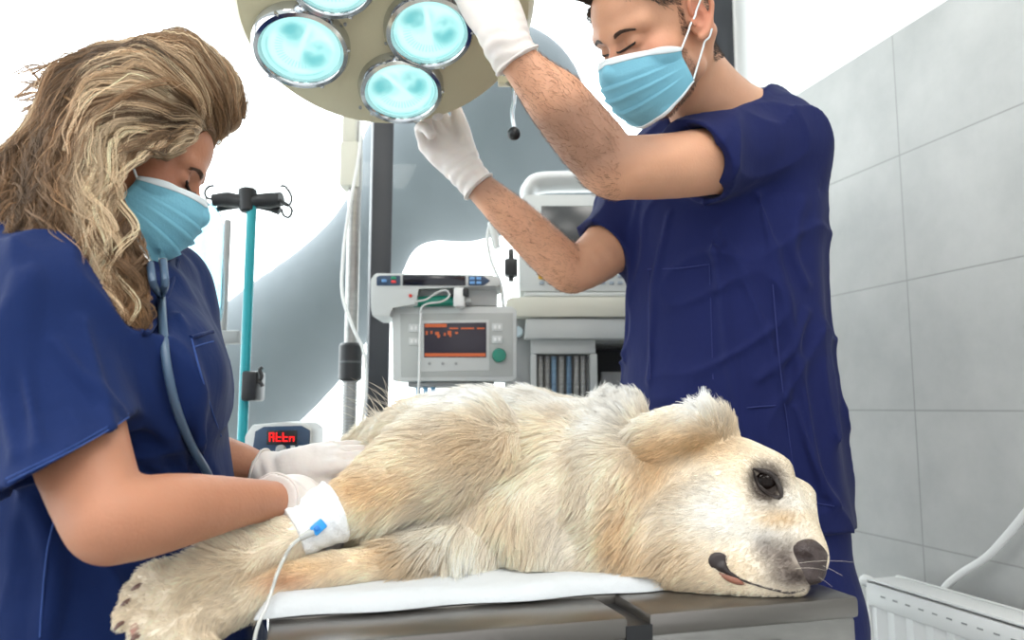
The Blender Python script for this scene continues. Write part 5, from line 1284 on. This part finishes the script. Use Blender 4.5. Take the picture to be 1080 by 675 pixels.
hm = [hit(wt, x, y, .4, 1.2) for x, y in ((8, 509), (40, 493), (80, 473), (112, 455), (136, 440))]; tubeobj('sleeve_hem', [p + nrm(CAM - p) * .0004 for p in hm], .0008, SEAM2, WTOP)
hm = [hit(wt, x, y, .4, 1.2) for x, y in ((6, 505), (40, 489), (80, 469), (112, 451), (136, 436))]; tubeobj('sleeve_hem', [p + nrm(CAM - p) * .0003 for p in hm], .0007, SEAM2, WTOP)
mk, WO = face_mask(WFm, wh, woman)
tubeobj('ear_loop', loop(WO[-1, 2], WFm.p((.082, -.02, .018)), wh), .0015, MASKW, mk); tubeobj('ear_loop', loop(WO[-1, -4], WFm.p((.08, -.02, -.026)), wh), .0015, MASKW, mk)
tubeobj('ear_loop', loop(WO[0, 2], WFm.p((-.082, -.02, .018)), wh), .0015, MASKW, mk); tubeobj('ear_loop', loop(WO[0, -4], WFm.p((-.08, -.02, -.026)), wh), .0015, MASKW, mk)
brows(WFm, wh, woman, (88, 66, 52), .0003, HAIRM)
# gloves
W1 = P(292, 501, 1.08); glove('glove', W1, P(272, 495, 1.083), .024, P(385, 473, 1.10) - W1, nrm(CAM - W1) * .5 + UZ, -1, woman, sc=.98, curl=(16, 18, 20, 22), th=(.85, .5, -.3))
W2 = P(304, 529, .91); glove('glove', W2, P(288, 528, .880), .0235, P(352, 528, 1.01) - W2, nrm(CAM - W2) * .7 + UZ * .6, 1, woman, sc=.96, curl=(34, 36, 38, 40), th=(.8, .5, -.4))
# ---- stethoscope
st = empty('stethoscope', hit(wt, 172, 370, .4, 1.5), 'dark grey stethoscope hanging from the woman\'s neck', 'stethoscope')
SG = mat('slate_tubing', (70, 92, 116), .35)
both = SDF().u((wt.at, *wt.bounds())).u((wh.at, *wh.bounds()))
off = lambda pix, o_: [hit(both, x, y, .4, 1.5) + nrm(CAM - hit(both, x, y, .4, 1.5)) * o_ for x, y in pix]
tubeobj('tube', off([(170, 312), (172, 345), (176, 385), (186, 430), (202, 470), (222, 506), (226, 534)], .0095), .0048, SG, st, 12)
yk = hit(both, 170, 312, .4, 1.5) + nrm(CAM - hit(both, 170, 312, .4, 1.5)) * .0095
yl, yr = P(158, 278, .825), P(172, 276, .85)
tubeobj('branch', [yk, P(162, 300, .815), yl], .0042, SG, st, 12); tubeobj('branch', [yk, P(174, 300, .83), yr], .0042, SG, st, 12)
tubeobj('binaural', [yl, P(148, 262, .83), P(140, 246, .835), P(133, 230, .845), WFm.p((.086, -.01, -.02))], .0026, MT['chrome'], st, 10)
tubeobj('binaural', [yr, P(170, 266, .9), P(160, 250, .98), WFm.p((-.086, -.01, -.02))], .0026, MT['chrome'], st, 10)
ch = hit(both, 226, 536, .4, 1.5); MB().cyl(ch, ch + nrm(CAM - ch) * .01, .018, .02, 28, .002).build('chest_piece', MT['chrome'], st)
mb = MB()
for a, b in ((yl, P(155, 273, .827)), (yr, P(171, 271, .865))): mb.cyl(a, b, .0048, .0042, 14)
mb.build('ferrule', MT['chrome'], st)
# ---- long wavy hair
hm_ = SDF()
hm_.u(Ell(WFm.p((0, -.012, .048)), np.array((.089, .098, .097)) * WFm.s, WFm.M))
hm_.u(Chain(*CP([(188, 82, .94, 38), (220, 100, .965, 29), (240, 122, .975, 15)]), 3), .03)
hm_.u(Chain(*CP([(150, 110, .87, 50), (128, 150, .85, 44), (112, 195, .84, 40), (106, 245, .83, 38), (110, 290, .815, 26), (120, 325, .81, 12)]), 3), .03)
hm_.u(Chain(*CP([(108, 116, .93, 44), (86, 150, .92, 44), (54, 194, .9, 49), (30, 235, .88, 48), (18, 280, .87, 28)]), 3), .03)
hm_.u(Chain(*CP([(90, 190, .87, 50), (72, 240, .85, 42), (66, 285, .83, 26)]), 3), .03)
hm_.u(Chain(*CP([(126, 116, 1.0, 48), (100, 176, 1.03, 46), (84, 232, 1.04, 42)]), 3), .03)
FC = SDF(); fw = lambda c, r: Ell(WFm.p(c), np.array(r) * WFm.s, WFm.M)
hm_.sub(fw((0, .105, -.04), (.075, .078, .088)), .008); hm_.sub(fw((.065, .066, -.055), (.07, .058, .062)), .01); hm_.sub(fw((.034, .105, .02), (.042, .052, .066)), .008)
hm_.disp(lambda p: (.0035 * noise(p * np.array([1, 1, .35]), 60)).astype(f32))
hcol = lambda a: lin(a)
def hair_color(p):
    q = projpx(p); n1 = noise(p * [1, 1, .3], 70, 1); low = np.clip((q[:, 1] - 110) / 170, 0, 1)
    a = lin((96, 78, 62)); b = lin((182, 138, 95)); c = lin((232, 210, 178))
    w = np.clip(.30 + .45 * low + .33 * n1, 0, 1)[:, None]; col = a * (1 - w) + b * w
    w2 = np.clip(n1 * .9 - .15 + .25 * low + .3 * np.exp(-(((q[:, 0] - 130) / 40) ** 2 + ((q[:, 1] - 200) / 110) ** 2)), 0, .85)[:, None]
    return col * (1 - w2) + c * w2
hv, hf = hm_.mesh(.0045)
mhair, nt, b = newmat('hair_underlayer'); at = nt.nodes.new('ShaderNodeAttribute'); at.attribute_name = 'Col'; nt.links.new(at.outputs['Color'], b.inputs['Base Color']); b.inputs['Roughness'].default_value = .7
hairo = mesh('hair', hv, hf, mhair, woman, True, cols=hair_color(hv) * .75)
GU = [([(250, 125, .93), (228, 84, .93), (185, 52, .92), (140, 46, .92), (104, 66, .93)], 1), ([(240, 118, .92), (205, 88, .89), (160, 72, .88), (118, 74, .9), (96, 84, .92)], 1), ([(222, 122, .9), (190, 108, .87), (150, 98, .86), (115, 100, .87), (90, 110, .89)], 1),
      ([(208, 146, .88), (178, 140, .86), (150, 132, .85), (122, 138, .85), (106, 168, .84), (100, 220, .83)], 1), ([(200, 152, .88), (168, 158, .86), (140, 164, .85), (124, 195, .84), (118, 250, .82), (124, 320, .81)], 1),
      ([(150, 140, .86), (126, 175, .85), (112, 230, .83), (112, 300, .81), (128, 345, .8)], 1), ([(96, 84, .92), (84, 120, .89), (86, 180, .87), (84, 240, .85), (70, 300, .82)], 1), ([(90, 80, .93), (60, 110, .92), (44, 160, .9), (24, 220, .88), (8, 280, .86)], 1), ([(88, 76, .95), (50, 90, .95), (22, 130, .94), (6, 180, .93), (-10, 240, .9)], 1), ([(100, 100, .88), (104, 150, .85), (94, 215, .83), (92, 280, .81), (100, 330, .8)], 1), ([(70, 130, .9), (52, 190, .88), (44, 250, .86), (40, 310, .83)], 1)]
GP, GD = [], []
for rows, _ in GU:
    c = catmull([P(*r) for r in rows], 6); t_ = np.gradient(c, axis=0); GP.append(c); GD.append(t_ / np.linalg.norm(t_, axis=1, keepdims=True))
GP, GD = np.concatenate(GP), np.concatenate(GD)
def flow(p):
    D = ((p[:, None] - GP[None]) ** 2).sum(-1); w = np.exp(-D / (2 * .022 ** 2)) + 1e-9 / (D + 1e-4); v = (w[..., None] * GD[None]).sum(1); return v / (np.linalg.norm(v, axis=1, keepdims=True) + 1e-9)
def locks(n, K, step, per, spread, lift0, lift1, wave, wl_, free=0.0, start=None):
    r = sample(hv, hf, n) if start is None else start
    p = r.copy(); n = len(r); ph = RNG.uniform(0, 6.28, n); am = RNG.uniform(.4, 1.5, n) * wave; fq = RNG.uniform(.75, 1.3, n) * 2 * PI / wl_; lift = RNG.uniform(lift0, lift1, n)
    path, side = [p.copy()], [np.zeros_like(p)]
    for k in range(1, K):
        d = flow(p); g = hm_.grad(p, .002); F_ = hm_.at(p)
        d = d - g * (d * g).sum(1, keepdims=True) * .8; d /= np.linalg.norm(d, axis=1, keepdims=True) + 1e-9
        bot = (F_ > .012); d[bot] = d[bot] * .7 - UZ * .5
        p = p + d * step
        F_ = hm_.at(p); corr = np.where(np.abs(F_ - lift) < .03, (lift - F_) * .5, 0) * (1 - free); p = p + g * corr[:, None]
        lat = np.cross(d, g); lowf = np.clip((projpx(p)[:, 1] - 90) / 120, .15, 1)
        o_ = (np.sin(ph + fq * k * step) * am * lowf)[:, None] * lat + (np.cos(ph * 1.7 + fq * k * step) * am * lowf * .5)[:, None] * g
        path.append(p.copy()); side.append(o_)
    C_ = np.stack(path, 1) + np.stack(side, 1)
    T_ = np.gradient(C_, axis=1); T_ /= np.linalg.norm(T_, axis=-1, keepdims=True) + 1e-9
    A_ = np.cross(T_, np.array([.3, .2, .93])); A_ /= np.linalg.norm(A_, axis=-1, keepdims=True) + 1e-9; B_ = np.cross(T_, A_)
    out = []
    tt = np.linspace(0, 1, K)
    for j in range(per):
        a, rr = RNG.uniform(0, 6.28, n), spread * np.sqrt(RNG.random(n)); prof = (.55 + .6 * np.sin(PI * tt)) * (1 - .45 * tt)
        o_ = rr[:, None, None] * prof[None, :, None] * (np.cos(a)[:, None, None] * A_ + np.sin(a)[:, None, None] * B_)
        out.append(C_ + o_)
    S_ = np.concatenate(out); c0 = hair_color(r) * RNG.uniform(.7, 1.3, (n, 1)); c0 = np.tile(c0, (per, 1)) * RNG.uniform(.62, 1.38, (len(S_), 1))
    cc = np.repeat(c0[:, None], K, 1) * np.linspace(.9, 1.12, K)[None, :, None]
    return S_, np.clip(cc, 0, .9)
CARV = [fw((0, .105, -.04), (.073, .076, .086)), fw((.075, .066, -.055), (.085, .056, .060)), fw((.034, .105, .02), (.040, .050, .064))]
def trim(S_):                          # a lock ends where it would cross the bare face
    p = S_.reshape(-1, 3).astype(f32); d = np.minimum.reduce([c[0](p) for c in CARV]).reshape(S_.shape[:2]) < 0
    first = np.where(d.any(1), d.argmax(1), S_.shape[1]); S_ = S_.copy()
    for i in range(S_.shape[1]):
        m_ = (i >= first) & (first > 0); S_[m_, i] = S_[m_, first[m_] - 1]
    return S_, first > 3
def nearface(S_):   # keep locks off the bare face
    l = WFm.loc(S_.reshape(-1, 3)).reshape(S_.shape); inface = ((l[..., 0] < .12) & (l[..., 0] > -.02) & (l[..., 1] > .042 + .5 * np.clip(l[..., 2] - .02, 0, 1)) & (l[..., 2] < .075) & (l[..., 2] > -.14)).any(1); return ~inface
S1, C1 = locks(1700, 26, .0062, 18, .0060, .001, .008, .004, .055)
S1, k = trim(S1); S1, C1 = S1[k], C1[k]
lowstart = sample(hv, hf, 1700); q = projpx(lowstart); lowstart = lowstart[(q[:, 1] > 120) & ((CAM - lowstart) * hm_.grad(lowstart)).sum(1).__gt__(-.2)]
S2, C2 = locks(0, 36, .0064, 20, .0062, .003, .016, .0085, .072, .4, lowstart)
S2, k = trim(S2); S2, C2 = S2[k], C2[k]
strands('hair_locks', np.concatenate([S1]), .00026, .00016, HAIRM, hairo, C1)
strands('hair_waves', np.concatenate([S2]), .00024, .00014, HAIRM, hairo, C2)
fs = sample(hv, hf, 900); S3, C3 = locks(0, 22, .0055, 2, .002, .008, .028, .012, .06, .75, fs); S3, k = trim(S3); k &= (projpx(S3.reshape(-1, 3))[:, 1].reshape(S3.shape[:2]).max(1) < 352); strands('flyaway_hair', S3[k], .00034, .00016, HAIRM, hairo, C3[k] * 1.2)
# wisps blown off the back of the head
wsp = []
for i in range(34):
    a = hit(hm_, random.uniform(60, 100), random.uniform(70, 130), .6, 1.3); y = random.uniform(-10, 40); e = P(random.uniform(12, 55), random.uniform(62, 130), .95 + random.uniform(-.05, .05)); m_ = (a + e) / 2 + UZ * random.uniform(.0, .02)
    c = catmull([a, m_, e], 6)
    for j in range(4): wsp.append(c + np.array([random.uniform(-1, 1), random.uniform(-1, 1), random.uniform(-1, 1)]) * .0022 * np.linspace(.2, 1, len(c))[:, None])
wsp = np.array(wsp); strands('loose_wisps', wsp, .0010, .0005, HAIRM, hairo, np.repeat((lin((150, 114, 78)) * RNG.uniform(.7, 1.2, (len(wsp), 1)))[:, None], wsp.shape[1], 1))
clip_ = hit(hm_, 92, 62, .6, 1.3)
MB().tube([P(86, 58, .925), P(92, 55, .915), P(97, 60, .91)], .006, 10).build('hair_clip', mat('coral_clip', (205, 110, 86), .4), woman)
MB().tube([P(96, 52, .92), P(103, 50, .915), P(108, 56, .91)], .0045, 10).build('hair_band', MT['black'], woman)
# ================================================================== CAMERA, LIGHT
cd = bpy.data.cameras.new('camera'); cam = bpy.data.objects.new('camera', cd); COL.objects.link(cam)
cam.location = CAM; cam.rotation_euler = (PI / 2 + PITCH, 0, 0)
cd.sensor_fit = 'HORIZONTAL'; cd.sensor_width = 36.0; cd.lens = FPX / 1080 * 36; cd.clip_start = .02
cd.dof.use_dof = True; cd.dof.focus_distance = 1.06; cd.dof.aperture_fstop = 4.5
SC.camera = cam
w = bpy.data.worlds.new('World'); SC.world = w; w.use_nodes = True; bg = w.node_tree.nodes['Background']
bg.inputs['Color'].default_value = (.95, .98, 1.0, 1)
wn = w.node_tree.nodes; tc = wn.new('ShaderNodeTexCoord'); sx = wn.new('ShaderNodeSeparateXYZ'); mr = wn.new('ShaderNodeMapRange'); mr.interpolation_type = 'SMOOTHSTEP'   # overcast sky, brighter on the window side
dt = wn.new('ShaderNodeVectorMath'); dt.operation = 'DOT_PRODUCT'; dt.inputs[1].default_value = (-.62, .72, .3)
w.node_tree.links.new(tc.outputs['Generated'], dt.inputs[0]); w.node_tree.links.new(dt.outputs['Value'], mr.inputs['Value']); mr.inputs['From Min'].default_value = -.35; mr.inputs['From Max'].default_value = .75; mr.inputs['To Min'].default_value = .95; mr.inputs['To Max'].default_value = 3.8
w.node_tree.links.new(mr.outputs['Result'], bg.inputs['Strength'])
def area(name, loc, target, size, energy, col=(1, 1, 1), sy=None):
    l = bpy.data.lights.new(name, 'AREA'); l.energy = energy; l.color = col; l.size = size
    if sy: l.shape = 'RECTANGLE'; l.size_y = sy
    o = bpy.data.objects.new(name, l); COL.objects.link(o); o.location = loc
    from mathutils import Vector
    o.rotation_euler = (Vector(list(map(float, target))) - Vector(list(map(float, loc)))).to_track_quat('-Z', 'Y').to_euler(); return o
wl_c = CORNER - RX * 1.1 + UZ * 1.7 - RY * .05
vs = SC.view_settings; SC.display_settings.display_device = 'sRGB'
vs.view_transform = 'Standard'; vs.look = 'None'; vs.exposure = 0.62; vs.gamma = 1.0
try: vs.use_curve_mapping = False
except Exception: pass
cy = SC.cycles; cy.use_denoising = True; cy.max_bounces = 10; cy.transparent_max_bounces = 24; cy.sample_clamp_indirect = 6
try: cy.denoiser = 'OPENIMAGEDENOISE'
except Exception: pass
